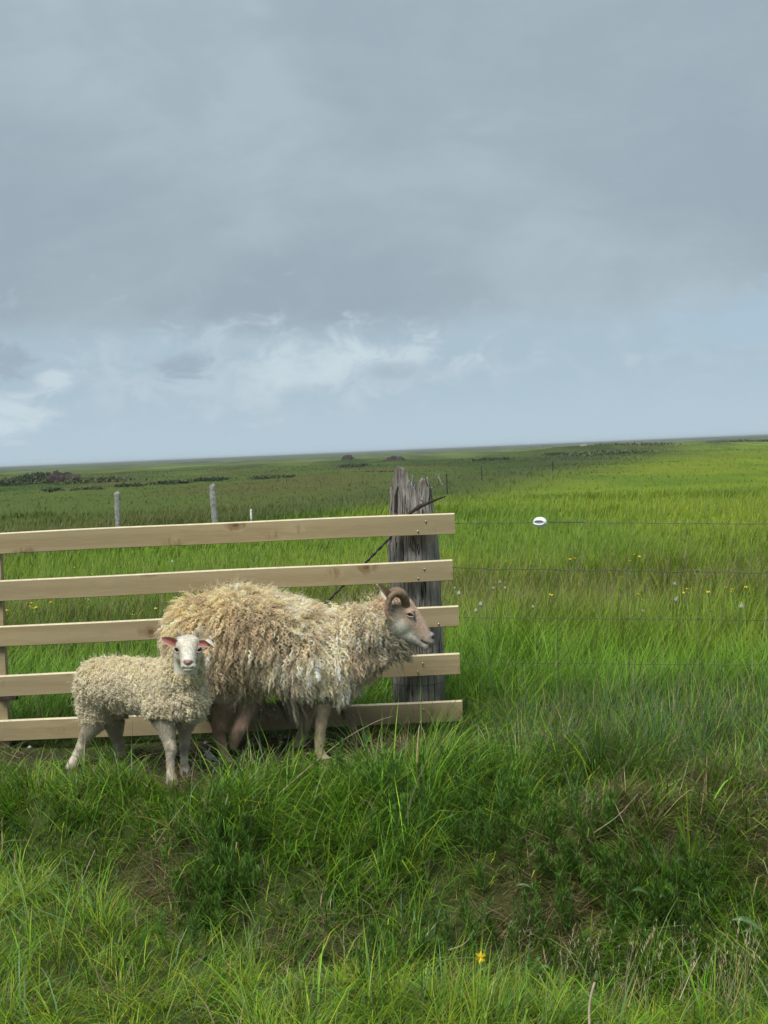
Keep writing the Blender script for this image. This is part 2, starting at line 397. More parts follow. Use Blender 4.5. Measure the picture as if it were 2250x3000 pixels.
# ditch slopes: darker, taller, mixed with dead blades
pd = Patch()
x, y = scatter(105000, 3.6, 5.75, .30, .6, .07); yb, dep, wn, wf, zn = ditch(x); k = (y > yb-.12) & (y < yb+wf+.25); x, y = x[k], y[k]; yb = yb[k]; wf = wf[k]
n0 = len(x); st = straw_amt(x, y); mud = mud_shade_amt(x, y); k = (rng.random(n0) > .35*st) & (rng.random(n0) > .9*mud) & (rng.random(n0) < .30+.9*sstep(vn(x, y, 7, 250)*.6+vn(x, y, 15, 251)*.4, .34, .6)); x, y, yb, st, wf = x[k], y[k], yb[k], st[k], wf[k]; n = len(x)
rise = np.clip((y-yb)/wf, 0, 1.2)
az = flow(x, y, 1.1, 44)*.45+np.pi*(.85)+rng.normal(0, .8, n)
pal = np.stack([C_DRK*1.4, C_GRN*.9, C_LUSH*.8, C_BLUE*.8, C_STRAW*.7, C_HAY*.8])
g = vn(x, y, 1.6, 53)
right = sstep(x, .9, 1.3)
lc_ = gauss(x, y, .02, 5.12, .55, .28)
idx = pick(n, [.50-.35*rise.clip(0, 1), 1.2, .9+.7*g+1.6*lc_, .25, .12+1.2*st+.2*right, .5+.8*g*rise+.6*right])
ta, tl, tk = tuft(x, y, .15, 160)
az = np.where(rng.random(n) < .55, ta+rng.normal(0, .5, n), az)
L = (.07+.16*rng.random(n))*(.45+1.1*tl)*(.75+.6*vn(x, y, 3, 54))*(1-.35*st)*(1+.45*lc_)
pd.add(*blades(x, y, L, (.0022+.0036*rng.random(n)**1.5), az, .1+.8*rng.random(n), .2+1.8*rng.random(n), jit(pal[idx]*1.25, n, .40)))
pd.build('ditch_grass', M_BLADE, 'dark green tangled grass on the far slope of the ditch')

# longer broad blades standing out of the tangle
pl = Patch()
x, y = scatter(4200, 3.5, 5.7, .30, .5, .10); n = len(x); ta, tl, tk = tuft(x, y, .3, 230); k = tl > .45; x, y, ta = x[k], y[k], ta[k]
xt = np.concatenate([rng.normal(-.60, .07, 60), rng.normal(-.48, .10, 70), rng.normal(-1.14, .14, 90), rng.normal(.35, .25, 60), rng.normal(-.35, .05, 30)]); yt = np.concatenate([rng.normal(5.12, .07, 60), rng.normal(5.45, .08, 70), rng.normal(5.42, .10, 90), rng.normal(5.7, .15, 60), rng.normal(4.95, .08, 30)])
x = np.concatenate([x, xt]); y = np.concatenate([y, yt]); n = len(x)
kz = (H(x, y) > -.5); pal = np.stack([C_LUSH*1.15, C_HAY*1.0, C_BLUE*1.9, C_STRAW*.9, np.array([.18, .29, .10])]); idx = pick(n, [1.2, .8, .45, .35, .6])
pl.add(*blades(x, y, .14+.16*rng.random(n), .0035+.0030*rng.random(n), rng.random(n)*6.28, .05+.5*rng.random(n), .3+1.7*rng.random(n), jit(pal[idx], n, .22)))
pl.build('broad_blades', M_BLADE, 'longer broad bright grass blades scattered through the bank and ditch')

# straw mats
ps = Patch()
X = []; Y = []
for cx, cy, sx, sy, w in STRAW_PATCH:
    kk = int(11000*sx*sy*w/.05*.12); X.append(cx+rng.normal(0, sx*.62, kk)); Y.append(cy+rng.normal(0, sy*.62, kk))
xs, ys = scatter(3500, 3.6, 6.2, .30, .5); X.append(xs); Y.append(ys)
x = np.concatenate(X); y = np.concatenate(Y); n = len(x)
pal = np.stack([C_STRAW, C_BRN, C_STRAW*.6, np.array([.30, .20, .11])]); idx = pick(n, [.8, .9, 1.1, .4])
z = H(x, y)+.005+.06*rng.random(n)**1.5
az = rng.normal(0, 1.0, n)+np.where(rng.random(n) < .5, 1.5, -1.5)
ps.add(*blades(x, y, .06+.14*rng.random(n), .0012+.0016*rng.random(n), az, .9+.8*rng.random(n), rng.normal(0, .5, n), jit(pal[idx]*.9, n, .3), z=z))
ps.build('dead_straw', M_STRAW, 'matted dead brown straw lying on the ditch bank')

# strip where the sheep stand: thin and trodden, longer round the post and to the right
pv = Patch()
x, y = scatter(62000, 5.1, 6.9, .30, .7, .06); n0 = len(x)
mud = mud_shade_amt(x, y); k = (rng.random(n0) > mud*1.02); x, y, mud = x[k], y[k], mud[k]; n = len(x); st = straw_amt(x, y)
right = sstep(x, .15, .7)
sheep = gauss(x, y, -.15, 5.5, 1.2, .55)
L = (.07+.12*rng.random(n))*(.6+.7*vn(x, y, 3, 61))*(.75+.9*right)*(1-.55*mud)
tall = gauss(x, y, -.46, 5.48, .16, .13)+.9*gauss(x, y, -1.14, 5.50, .15, .16)+.5*gauss(x, y, .25, 5.5, .3, .12)
L = L*(1+.8*tall); low = sstep(-x, 0, .15)*sstep(y, 5.34, 5.46)*(1-np.clip(tall, 0, 1)); L = L*(1-.66*low)
L = L*(1-.93*gauss(x, y, -.84, 5.42, .17, .26))*(1+1.1*gauss(x, y, .50, 6.15, .35, .3))
ta, tl, tk = tuft(x, y, .14, 180)
pal = np.stack([C_GRN, C_LUSH, C_HAY*.9, C_DRK*1.3, C_STRAW*.75, C_BLUE])
idx = pick(n, [1, .6+1.2*tall, .5, .5, .22+1.4*st+.30*right, .3+1.0*right])
pv.add(*blades(x, y, L, .0018+.0026*rng.random(n), np.where(rng.random(n) < .5, ta+rng.normal(0, .5, n), flow(x, y, 1.3, 46)*.5+1.5+rng.normal(0, .7, n)), .05+.6*rng.random(n), .2+1.5*rng.random(n), jit(pal[idx], n, .27)))
pv.build('verge_grass', M_BLADE, 'trodden green grass round the sheep and along the board fence')

# hay field beyond the fences
pf = Patch()
x, y = scatter(150000, 6.45, 13.5, .30, 1.3, .09, 1.15); n = len(x)
fc = field_color(x, y); rsd = sstep(x, -.4, .8)
lush = sstep(vn(x, y, .9, 71), .25, .7)*sstep(-y, -9.6, -8.0)
grey = sstep(vn(x, y, 1.4, 72), .45, .75)
brownb = 1.3*np.exp(-((y-10.6)/1.3)**2)*(.35+.65*vn(x, y/2, .8, 73))
c = lerp(fc, C_LUSH*1.12, .75*lush)
c = lerp(c, C_BLUE, .35*grey*(rng.random(n) < .5)*sstep(-y, -9, -7.5))
c = lerp(c, np.array([.20, .165, .085]), ((rng.random(n) < .55*brownb)*.8))
c = lerp(c, C_STRAW*.7, (rng.random(n) < .05)*.7)
c = lerp(c, C_GRN*.8, (rng.random(n) < .25)*.6)
L = (.16+.20*rng.random(n))*(.85+.35*vn(x, y, 1.2, 74))*(1+.25*lush*rsd)*(.75+.3*rsd)
wd = (.0026+.0028*rng.random(n))*(1+.08*(y-6)); ta, tl, tk = tuft(x, y, .22, 200); L = L*(.8+.4*tl)
pf.add(*blades(x, y, L, wd, np.where(rng.random(n) < .45, ta+rng.normal(0, .4, n), 1.3+flow(x, y, .6, 48)*.35+rng.normal(0, .8, n)), .02+.45*rng.random(n), .1+1.2*rng.random(n)+.8*lush*rng.random(n), jit(c, n, .19)))
pf.build('hay_field_grass', M_BLADE, 'tall bright green hay growing right behind the fences')
pf = Patch()
x, y = scatter(140000, 13, 34, .35, 3.0, .16, 1.3); n = len(x)
c = field_color(x, y); c = lerp(c, C_GRN*.7, (rng.random(n) < .22)*.6); c = lerp(c, C_STRAW*.6, (rng.random(n) < .05)*.6)
L = (.09+.13*rng.random(n))*(.8+.5*vn(x, y, .8, 76))
pf.add(*blades(x, y, L, (.007+.006*rng.random(n))*(y/18), 1.3+flow(x, y, .3, 49)*.3+rng.normal(0, .8, n), .02+.4*rng.random(n), .1+.9*rng.random(n), jit(c, n, .14), nseg=2))
pf.build('meadow_grass', M_BLADE, 'mid-distance meadow of yellow-green grass')
pf = Patch()
x, y = scatter(80000, 33, 150, .37, 5.0, .5, 1.5); n = len(x)
c = field_color(x, y)*1.15; c = lerp(c, C_DRK*1.4, (rng.random(n) < .06)*.4)
L = (.04+.07*rng.random(n))*(1+.6*(np.abs(x-boundary(y)) < 2.5))
pf.add(*blades(x, y, L, (.02+.02*rng.random(n))*(y/50), rng.random(n)*6.28, .02+.3*rng.random(n), .1+.8*rng.random(n), jit(c, n, .08), nseg=2))
pf.build('distant_pasture_grass', M_BLADE, 'distant rough pasture and hay reaching towards the horizon')

# stems with seed heads
def seed_stems(x, y, Ls, headlen, headw, col, lean, azb=1.3):
    pt = Patch(); n = len(x)
    az = azb+rng.normal(0, .7, n); th = lean*rng.random(n)
    V, q_, t_, C_ = blades(x, y, Ls, np.full(n, .0014), az, th, np.full(n, .15), col*.8)
    pt.add(V, q_, t_, C_)
    tip = V.reshape(n, -1, 3)[:, -1]
    for k in range(9):
        f = k/9; a2 = rng.random(n)*6.28
        base = tip-np.stack([np.sin(az)*np.sin(th+.1), np.cos(az)*np.sin(th+.1), np.cos(th+.1)], -1)*(headlen*(1-f))[:, None]
        V2, q2, t2, C2 = blades(base[:, 0], base[:, 1], headw*(1.4-f*.7)*(.7+.6*rng.random(n)), np.full(n, .0020), a2, np.full(n, .35)+.3*rng.random(n), np.full(n, -.1), jit(col, n, .2), z=base[:, 2], nseg=2)
        pt.add(V2, q2, t2, C2)
    return pt
# bottom right of the bank, and brownish ones in the field
xs = []; ys = []
for (px, py, sp, kk) in [(1900, 2880, 160, 34), (2130, 2860, 90, 24), (1750, 2840, 90, 14), (2050, 2800, 90, 12), (1560, 2850, 60, 6)]:
    for _ in range(kk):
        p = PZ(px+rng.normal(0, sp), py+60+abs(rng.normal(0, 30)), -.24); xs.append(p[0]); ys.append(p[1])
x = np.array(xs); y = np.array(ys); n = len(x)
seed_stems(x, y, .20+.12*rng.random(n), np.full(n, .06), np.full(n, .012), jit(np.array([[.44, .37, .24]]).repeat(n, 0), n, .15), .5).build('seed_grass', M_STRAW, 'pale seeding grass stems on the near bank at the lower right')
x, y = scatter(5200, 7.2, 13.5, .30, 1.0, 0); k = rng.random(len(x)) < (.15+.85*np.exp(-((y-10.4)/1.5)**2))*(.3+.9*vn(x, y, .9, 77)); x, y = x[k], y[k]; n = len(x)
seed_stems(x, y, .30+.20*rng.random(n), np.full(n, .09), np.full(n, .022), jit(np.array([[.27, .21, .125]]).repeat(n, 0), n, .2), .35).build('seeding_hay', M_STRAW, 'brownish seed heads standing above the hay field')

# feathery weeds in the ditch
def feathery(n_pl, pts):
    pt = Patch()
    for (x0, y0) in pts:
        hgt = .09+.09*rng.random(); z0 = float(H(np.array([x0]), np.array([y0]))[0])+.03; k = 90
        t = rng.random(k)**.8; lx = x0+rng.normal(0, .006, k)+t*.03*rng.normal(); ly = y0+rng.normal(0, .006, k)-t*.02
        cc = np.array([.085, .180, .022])*(.8+.5*rng.random()); 
        pt.add(*blades(lx, ly, (.022+.03*(1-t))*(.7+.6*rng.random(k)), np.full(k, .0030), rng.random(k)*6.28, np.full(k, .7)-.3*t, np.full(k, .5), jit(np.tile(cc, (k, 1)), k, .15), z=z0+t*hgt, nseg=2))
    return pt
pts = []
for (px, py, sp, kk) in [(1250, 2420, 130, 44), (1600, 2440, 150, 30), (640, 2640, 60, 26), (700, 2500, 60, 14), (1750, 2640, 120, 34), (2000, 2620, 60, 20), (1450, 2790, 120, 16), (1050, 2300, 80, 16), (1950, 2740, 120, 26), (560, 2760, 60, 10), (1180, 2850, 90, 10), (1400, 2330, 60, 10)]:
    for _ in range(kk):
        qx, qy = px+rng.normal(0, sp), py+rng.normal(0, sp*.45)
        # walk the ray down to the ground
        for Y in np.arange(3.6, 6.2, .03):
            p = P(qx, qy, Y)
            if p[2] < float(H(np.array([p[0]]), np.array([p[1]]))[0])+.04: pts.append((p[0], p[1])); break
feathery(0, pts).build('feathery_weeds', M_BLADE, 'fine-leaved dark green weeds growing down the ditch', 'weeds')
#PART2
def ground_hit(px, py, lift=0.0):
    for Y in np.arange(3.4, 14, .02):
        p = P(px, py, Y)
        if p[2] < float(H(np.array([p[0]]), np.array([p[1]]))[0])+lift: return p
    return PZ(px, py, 0)

# ---------------------------------------------------------------- materials for things
def mat_simple(name, col, rough=.6, spec=.3, nscale=40, namp=.25, bstr=.2, bdist=.002, metallic=0):
    mt, b = new_mat(name); tcn = b.n('ShaderNodeTexCoord'); nz = b.noise(tcn.outputs['Object'], nscale, 5, .6)
    dark = tuple(v*(1-namp) for v in col[:3])+(1,); lite = tuple(min(1, v*(1+namp)) for v in col[:3])+(1,)
    p = principled(b, b.mix(b.ss(nz, .3, .7), dark, lite), rough, spec, nz, bstr, bdist); p.inputs['Metallic'].default_value = metallic
    out(b, p.outputs[0]); return mt
def mat_board():
    mt, b = new_mat('sawn_pine'); tcn = b.n('ShaderNodeTexCoord'); oi = b.n('ShaderNodeObjectInfo')
    ofs = b.n('ShaderNodeCombineXYZ'); b.lk(b.m('MULTIPLY', oi.outputs['Random'], 37.0), ofs.inputs[0]); b.lk(b.m('MULTIPLY', oi.outputs['Random'], 11.0), ofs.inputs[2])
    add = b.n('ShaderNodeVectorMath', operation='ADD'); b.lk(tcn.outputs['Object'], add.inputs[0]); b.lk(ofs.outputs[0], add.inputs[1]); v = add.outputs[0]
    # knots: sparse voronoi cells
    vo = b.n('ShaderNodeTexVoronoi'); b.lk(b.mapping(v, (5.5, .01, 9)), vo.inputs['Vector']); vo.inputs['Scale'].default_value = 1.25
    vsep = b.n('ShaderNodeSeparateColor'); b.lk(vo.outputs['Color'], vsep.inputs[0]); kd = b.m('ADD', vo.outputs['Distance'], b.m('MULTIPLY', b.m('LESS_THAN', vsep.outputs[0], .72), 5.0))
    nz = b.noise(b.mapping(v, (1.2, 3, 14)), 3.0, 5, .6, .6); nk = b.noise(b.mapping(v, (9, 1, 3)), 4.0, 4, .6, .5)
    # grain bends round the knots
    warp = b.m('MULTIPLY', b.m('EXPONENT', b.m('MULTIPLY', b.m('MULTIPLY', kd, kd), -14)), 1.1)
    sp = b.n('ShaderNodeSeparateXYZ'); b.lk(v, sp.inputs[0])
    gz_ = b.m('ADD', b.m('MULTIPLY', sp.outputs[2], 60), b.m('ADD', b.m('MULTIPLY', nz, 7), b.m('MULTIPLY', warp, 9)))
    gr = b.m('ADD', .5, b.m('MULTIPLY', b.m('SINE', gz_), .5))
    fi = b.noise(b.mapping(v, (4, 30, 130)), 3.0, 4, .6)
    base = b.mix(b.m('MULTIPLY', gr, .70), (.365, .290, .165, 1), (.265, .198, .100, 1))
    base = b.mix(b.m('MULTIPLY', b.ss(fi, .35, .75), .35), base, (.46, .38, .235, 1))
    base = b.mix(b.m('MULTIPLY', b.ss(b.noise(v, 1.3, 3), .4, .7), .45), base, (.300, .245, .155, 1))
    kn = b.ss(b.m('ADD', kd, b.m('MULTIPLY', b.m('SUBTRACT', nk, .5), .35)), .17, .06)
    halo = b.ss(b.m('ADD', kd, b.m('MULTIPLY', b.m('SUBTRACT', nk, .5), .9)), .42, .16)
    base = b.mix(b.m('MULTIPLY', halo, .60), base, (.19, .105, .050, 1)); base = b.mix(b.m('MULTIPLY', kn, .75), base, (.11, .058, .028, 1))
    p = principled(b, base, .78, .25, b.m('ADD', fi, b.m('MULTIPLY', gr, .3)), .25, .002); out(b, p.outputs[0]); return mt
def mat_oldwood():
    mt, b = new_mat('weathered_grey_wood'); tcn = b.n('ShaderNodeTexCoord'); v = tcn.outputs['Object']
    g1 = b.noise(b.mapping(v, (1, 1, .11)), 60, 8, .75, .5); g2 = b.noise(b.mapping(v, (1, 1, .12)), 16, 5, .6, .5); g3 = b.noise(v, 5, 4, .6)
    base = b.mix(b.ss(g1, .3, .7), (.150, .138, .125, 1), (.430, .405, .370, 1))
    base = b.mix(b.m('MULTIPLY', b.ss(g2, .58, .70), .8), base, (.040, .034, .030, 1))
    ln = b.noise(b.mapping(v, (1, 1, .07)), 20, 3, .5, .6); crk = b.ss(b.m('ABSOLUTE', b.m('SUBTRACT', ln, .5)), .011, .003)
    base = b.mix(b.m('MULTIPLY', crk, b.ss(b.noise(v, 4, 3), .4, .5)), base, (.018, .015, .013, 1))
    base = b.mix(b.m('MULTIPLY', b.ss(g3, .45, .65), .5), base, (.17, .125, .085, 1))
    base = b.mix(b.m('MULTIPLY', b.ss(b.noise(v, 28, 3), .62, .72), .35), base, (.17, .185, .13, 1))
    p = principled(b, base, .9, .15, b.m('SUBTRACT', b.m('ADD', g1, g2), b.m('MULTIPLY', crk, .8)), 1.0, .008); out(b, p.outputs[0]); return mt
M_BOARD = mat_board(); M_OLD = mat_oldwood()
M_SKYLIT_EDGE = mat_simple('skylit_board_edge', (.62, .54, .37), .7, .25, 25, .12); M_WIRE = mat_simple('rusty_galvanised_wire', (.10, .095, .085), .6, .5, 60, .35, metallic=.3)  # board top edges: brightness from the sky painted in as a paler colour
M_STEEL = mat_simple('zinc_screw', (.45, .44, .42), .4, .6, 80, .2, metallic=.7)
M_RUST = mat_simple('dark_rotten_wood', (.045, .036, .030), .9, .2, 60, .5, .6, .004)
M_PLASTIC = mat_simple('white_plastic', (.80, .82, .80), .35, .5, 30, .05)
M_PLASTG = mat_simple('grey_plastic', (.33, .37, .37), .45, .4, 30, .15)
M_GREYP = mat_simple('pale_grey_post', (.27, .27, .25), .9, .2, 22, .35, .5, .006)
M_STONE = mat_simple('dark_rock', (.055, .045, .040), .95, .1, 2.5, .5, .6, .1)

# ---------------------------------------------------------------- board fence
FY = 6.35
fence = empty('board_fence', P(500, 2180, FY), 'new pale pine fence of five horizontal boards behind the sheep', 'fence')
def board(pl, pr, hpx, thick=.022, y=FY, x_ext=-3.05):
    """pl / pr = world points on the top front edge"""
    d = pr-pl; d[1] = 0; slope = d[2]/d[0]
    x0 = x_ext; x1 = pr[0]; z0 = pl[2]+slope*(x0-pl[0]); L = x1-x0; nx = 40; hgt = hpx
    V = []; F = []; bv = .002
    sect = [(0, -.0055), (.0075, 0), (thick-bv, 0), (thick, -bv), (thick, -hgt+bv), (thick-bv, -hgt), (bv, -hgt), (0, -hgt+bv)]
    s1 = rng.random()*6; s2 = rng.random()*6
    for i in range(nx+1):
        t = i/nx; xx = L*t; wz = .0035*math.sin(t*5+s1)+.0012*math.sin(t*17+s2); wy = .004*math.sin(t*4+s2)
        for (yy, zz) in sect: V.append((xx, yy+wy+.003, zz+slope*xx+wz))
    k = len(sect)
    for i in range(nx):
        for j in range(k): F.append((i*k+j, (i+1)*k+j, (i+1)*k+(j+1) % k, i*k+(j+1) % k))
    F.append(tuple(range(k))); F.append(tuple(nx*k+j for j in reversed(range(k))))
    o = mesh_obj('board', V, F, M_BOARD); o.data.materials.append(M_SKYLIT_EDGE)
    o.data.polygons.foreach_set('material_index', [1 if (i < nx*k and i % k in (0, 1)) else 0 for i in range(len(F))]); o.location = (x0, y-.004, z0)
    o.parent = fence; o.matrix_parent_inverse = fence.matrix_basis.inverted()
    return slope
tl = [1562, 1703, 1836, 1980, 2112]; tr_ = [(1331, 1502), (1325, 1638), (1343, 1774), (1346, 1913), (1354, 2051)]
for i in range(5):
    board(P(0, tl[i], FY), P(tr_[i][0], tr_[i][1], FY), [.098, .097, .096, .099, .098][i])
def box(name, c0, c1, mat, parent, skew=0.0, bev=.002):
    x0, y0, z0 = c0; x1, y1, z1 = c1
    V = []
    for z, s in ((z0, 0), (z1, skew)):
        for (x, y) in ((x0, y0), (x1, y0), (x1, y1), (x0, y1)): V.append((x+s, y, z))
    o = mesh_obj(name, V, [(3, 2, 1, 0), (4, 5, 6, 7), (0, 1, 5, 4), (1, 2, 6, 5), (2, 3, 7, 6), (3, 0, 4, 7)], mat, parent)
    md = o.modifiers.new('bevel', 'BEVEL'); md.width = bev; md.segments = 2
    return o
a = P(22, 2107, FY+.025); bt = P(5, 1700, FY+.025)
box('batten', (a[0]-.095, FY+.026, -.05), (a[0], FY+.026+.045, P(0, 1575, FY)[2]), M_BOARD, fence, skew=(bt[0]-a[0])*1.05)
box('batten', (-2.9, FY+.026, -.05), (-2.8, FY+.026+.07, .95), M_BOARD, fence)
hg = P(30, 2045, FY); box('hinge', (hg[0]-.05, FY-.004, hg[2]-.012), (hg[0]+.03, FY+.03, hg[2]+.006), M_RUST, fence)
def disc(name, c, r, mat, parent, n=10, depth=.004):
    V = []; F = []
    for yy, rr in ((0, r), (-depth, r*.85), (-depth*1.3, 0.0)):
        for k in range(n): V.append((c[0]+rr*math.cos(6.283*k/n), c[1]+yy, c[2]+rr*math.sin(6.283*k/n)))
    for j in range(2):
        for k in range(n): F.append((j*n+k, j*n+(k+1) % n, (j+1)*n+(k+1) % n, (j+1)*n+k))
    return mesh_obj(name, V, F, mat, parent, True)
for (px, py) in [(1247, 1527), (1224, 1556), (1243, 1667), (1225, 1694), (1285, 1828), (1238, 1943), (1224, 1967), (1240, 2078)]:
    disc('screw', P(px, py, FY-.004), .0048, M_STEEL, fence)

# ---------------------------------------------------------------- old gate post
def old_post():
    base = P(1232, 2130, 6.52); base[2] = -.25
    root = empty('old_post', base, 'thick weathered grey wooden post with a jagged rotten top', 'post')
    seg = 220; cx, cy = base[0], base[1]
    zt = lambda py: P(1232, py, 6.42)[2]
    A = np.linspace(0, 2*math.pi, seg, endpoint=False)             # angle 0 = towards camera right; front is -Y
    sx = np.cos(A)                                                 # -1 left .. 1 right
    front = np.sin(A) < 0
    # jagged top height by position across the post
    xs = [-1, -.88, -.72, -.62, -.45, -.25, -.10, .0, .10, .17, .22, .32, .40, .50, .62, .76, .85, .93, 1.0]
    yf = [1432, 1400, 1372, 1364, 1368, 1378, 1400, 1428, 1440, 1425, 1440, 1455, 1432, 1410, 1405, 1402, 1400, 1420, 1435]
    yb_ = [1440, 1440, 1445, 1440, 1440, 1435, 1430, 1425, 1408, 1396, 1404, 1450, 1455, 1450, 1440, 1430, 1400, 1420, 1440]
    top = np.where(front, np.interp(sx, xs, yf), np.interp(sx, xs, yb_))
    top = top + 5*(vn(A*6, A*0, 3.0, 81)-.5)*2+9*(vn(A*6, A*0, 7.0, 82)-.5)
    ztop = np.array([zt(t) for t in top])
    rows = 64; V = []; F = []
    zc = zt(1500)
    for j in range(rows+1):
        t = j/rows
        z = base[2]+(ztop-base[2])*t
        groove = .005*np.maximum(0, vn(A*5, z*2.2, 2.2, 83)-.55)*2.5 + .006*(vn(A*14, z*1.5, 2.0, 84)-.5)
        crack = .014*np.exp(-((vn(A*3.2, z*.25, 1.7, 85)-.5)/.03)**2)
        rx = (.1275-.006*np.clip(z/.9, 0, 1)) * (1 - .10*sstep(z, .80, 1.05))
        rough = sstep(z, zc-.05, zc+.1)
        r = rx-groove-crack*(1-.3*rough)-rough*(.014*vn(A*7, z*16, 1.0, 86)+.012*vn(A*16, z*30, 1.0, 87))
        for k in range(seg): V.append((cx+r[k]*math.cos(A[k]), cy+r[k]*.92*math.sin(A[k]), z[k]))
    # rotten inside: wall thickness, then down to a hollow
    inner = [(.80, 0.004), (.60, -.03), (.5, -.10), (.3, -.17), (.05, -.19)]
    for (f, dz) in inner:
        zz = np.maximum(ztop+dz, zc-.02+(ztop-zc)*max(0, f-.45)) if dz > -.15 else np.full(seg, zc-.02)
        r = (.105*f)*(1+.25*(vn(A*5, A*0+f*9, 2, 88)-.5))
        for k in range(seg): V.append((cx+r[k]*math.cos(A[k]), cy+r[k]*.92*math.sin(A[k]), zz[k]+.012*(vn(A*8, A*0+f*5, 2, 89)[k]-.5)))
    R_ = rows+len(inner)
    for j in range(R_):
        for k in range(seg): F.append((j*seg+k, j*seg+(k+1) % seg, (j+1)*seg+(k+1) % seg, (j+1)*seg+k))
    F.append(tuple(R_*seg+k for k in range(seg)))
    o = mesh_obj('post_trunk', V, F, M_OLD, root)
    # rotten branch-like splinter leaning across the front
    pp = smoothpath([P(1190, 1512, 6.385), P(1225, 1487, 6.375), P(1250, 1475, 6.375), P(1280, 1463, 6.37), P(1305, 1454, 6.37)], 16)
    V, F = tube(pp, np.interp(np.linspace(0, 1, 16), [0, .25, .5, .8, 1], [.006, .010, .008, .0045, .003]), 8, .12); mesh_obj('splinter', V, F, M_RUST, root, True)
    pp = smoothpath([P(1236, 1475, 6.39), P(1240, 1450, 6.39), P(1243, 1425, 6.40)], 8)
    V, F = tube(pp, np.linspace(.011, .002, 8), 6, .1); mesh_obj('splinter', V, F, M_OLD, root)
    pp = smoothpath([P(1276, 1386, 6.41), P(1287, 1402, 6.40), P(1297, 1422, 6.39)], 8)
    V, F = tube(pp, [.002, .003, .004, .004, .004, .004, .003, .002], 6, .1); mesh_obj('splinter', V, F, M_OLD, root)
    pp = smoothpath([P(1284, 1412, 6.42), P(1286, 1395, 6.42), P(1290, 1386, 6.42)], 8)
    V, F = tube(pp, np.linspace(.006, .001, 8), 6, .1); mesh_obj('splinter', V, F, M_OLD, root)
    pp = smoothpath([P(1158, 1500, 6.45), P(1160, 1450, 6.45), P(1166, 1424, 6.45)], 10)
    V, F = tube(pp, np.linspace(.008, .003, 10), 6, .1); mesh_obj('bark_strip', V, F, M_RUST, root)
    # wire wound round the post
    ring = [(cx+.134*math.cos(t), cy+.127*math.sin(t), P(1232, 2005, 6.4)[2]+.006*math.sin(t)) for t in np.linspace(0, 6.283, 40)]
    V, F = tube(ring, .0016, 5); mesh_obj('wire_loop', V, F, M_WIRE, root, True)
    ring = [(cx+.134*math.cos(t), cy+.127*math.sin(t), P(1232, 1915, 6.4)[2]+.010*math.cos(t)) for t in np.linspace(0, 6.283, 40)]
    V, F = tube(ring, .0013, 5); mesh_obj('wire_loop', V, F, M_WIRE, root, True)
    return root
old_post()

# ---------------------------------------------------------------- wires
def wline(a, b_, n=40, sag=.01, wob=.001, seed=0):
    t = np.linspace(0, 1, n)[:, None]; p = a*(1-t)+b_*t
    p[:, 2] -= sag*4*(t*(1-t))[:, 0]; p[:, 2] += wob*np.sin(t[:, 0]*47+seed)+wob*.7*np.sin(t[:, 0]*113+seed*3)
    return p
Pa = lambda px, py, Y: np.array(P(px, py, Y))
# brace cable: two strands twisted, running back and down behind the boards
c0 = Pa(1150, 1568, 6.46); c1 = Pa(820, 1905, 7.0)
cb = empty('twisted_cable', c0, 'dark twisted cable slanting down behind the boards from the old post', 'cable')
for ph in (0, math.pi):
    t = np.linspace(0, 1, 120)[:, None]; p = c0*(1-t)+c1*t
    p[:, 0] += .0055*np.cos(t[:, 0]*60+ph); p[:, 1] += .0055*np.sin(t[:, 0]*60+ph)
    V, F = tube(p, .0035, 6); mesh_obj('strand', V, F, M_WIRE, cb, True)
# netting and top wire run from the post to a post outside the frame on the right
E = np.array([2.75, 4.72])
def netx(px, py): 
    """point on the plane of the wire fence"""
    d = FWD + RT*((px-1125)/FPX) + UPV*((1500-py)/FPX)
    A0 = P(1300, 1600, 6.42); n_ = np.array([E[1]-A0[1], -(E[0]-A0[0])])
    t = (n_[0]*A0[0]+n_[1]*A0[1])/(n_[0]*d[0]+n_[1]*d[1])
    return np.array([0, 0, CAM_H])+d*t
A0 = P(1300, 1600, 6.42)
net = empty('wire_fence', (A0[0], A0[1], 0), 'thin wire netting fence running right from the old post', 'fence')
hz = []
for i, (ya, yb2) in enumerate([(1664, 1674), (1808, 1813), (1940, 1944), (2060, 2072)]):
    a = netx(1300, ya); c_ = netx(2250, yb2); dd = (c_-a); e = a+dd*((E[0]-a[0])/dd[0])
    p = wline(a, e, 90, .006, .0022 if i == 0 else .001, i)
    V, F = tube(p,   .0017 if i == 0 else .0012, 5); mesh_obj('line_wire', V, F, M_WIRE, net, True); hz.append((a, e))
for px in [1423, 1628, 1834, 2043, 2246, 2450, 2660]:
    p0 = netx(px, 1668 if px < 1500 else 1666+ (px-1500)*.008); p1 = p0.copy(); p1[2] = float(H(np.array([p0[0]]), np.array([p0[1]]))[0])+.05
    p = wline(p0, p1, 14, 0, .0012, px); p[:, 0] += .004*np.sin(np.linspace(0, 7, 14)+px); V, F = tube(p, .0010, 5); mesh_obj('stay_wire', V, F, M_WIRE, net, True)
    for (a, e) in hz[:3]:
        f = (p0[0]-a[0])/(e[0]-a[0]); kp = a+(e-a)*f
        V, F = tube([kp+np.array([-.004, 0, -.003]), kp, kp+np.array([.004, 0, .003])], .0026, 6); mesh_obj('knot', V, F, M_WIRE, net, True)
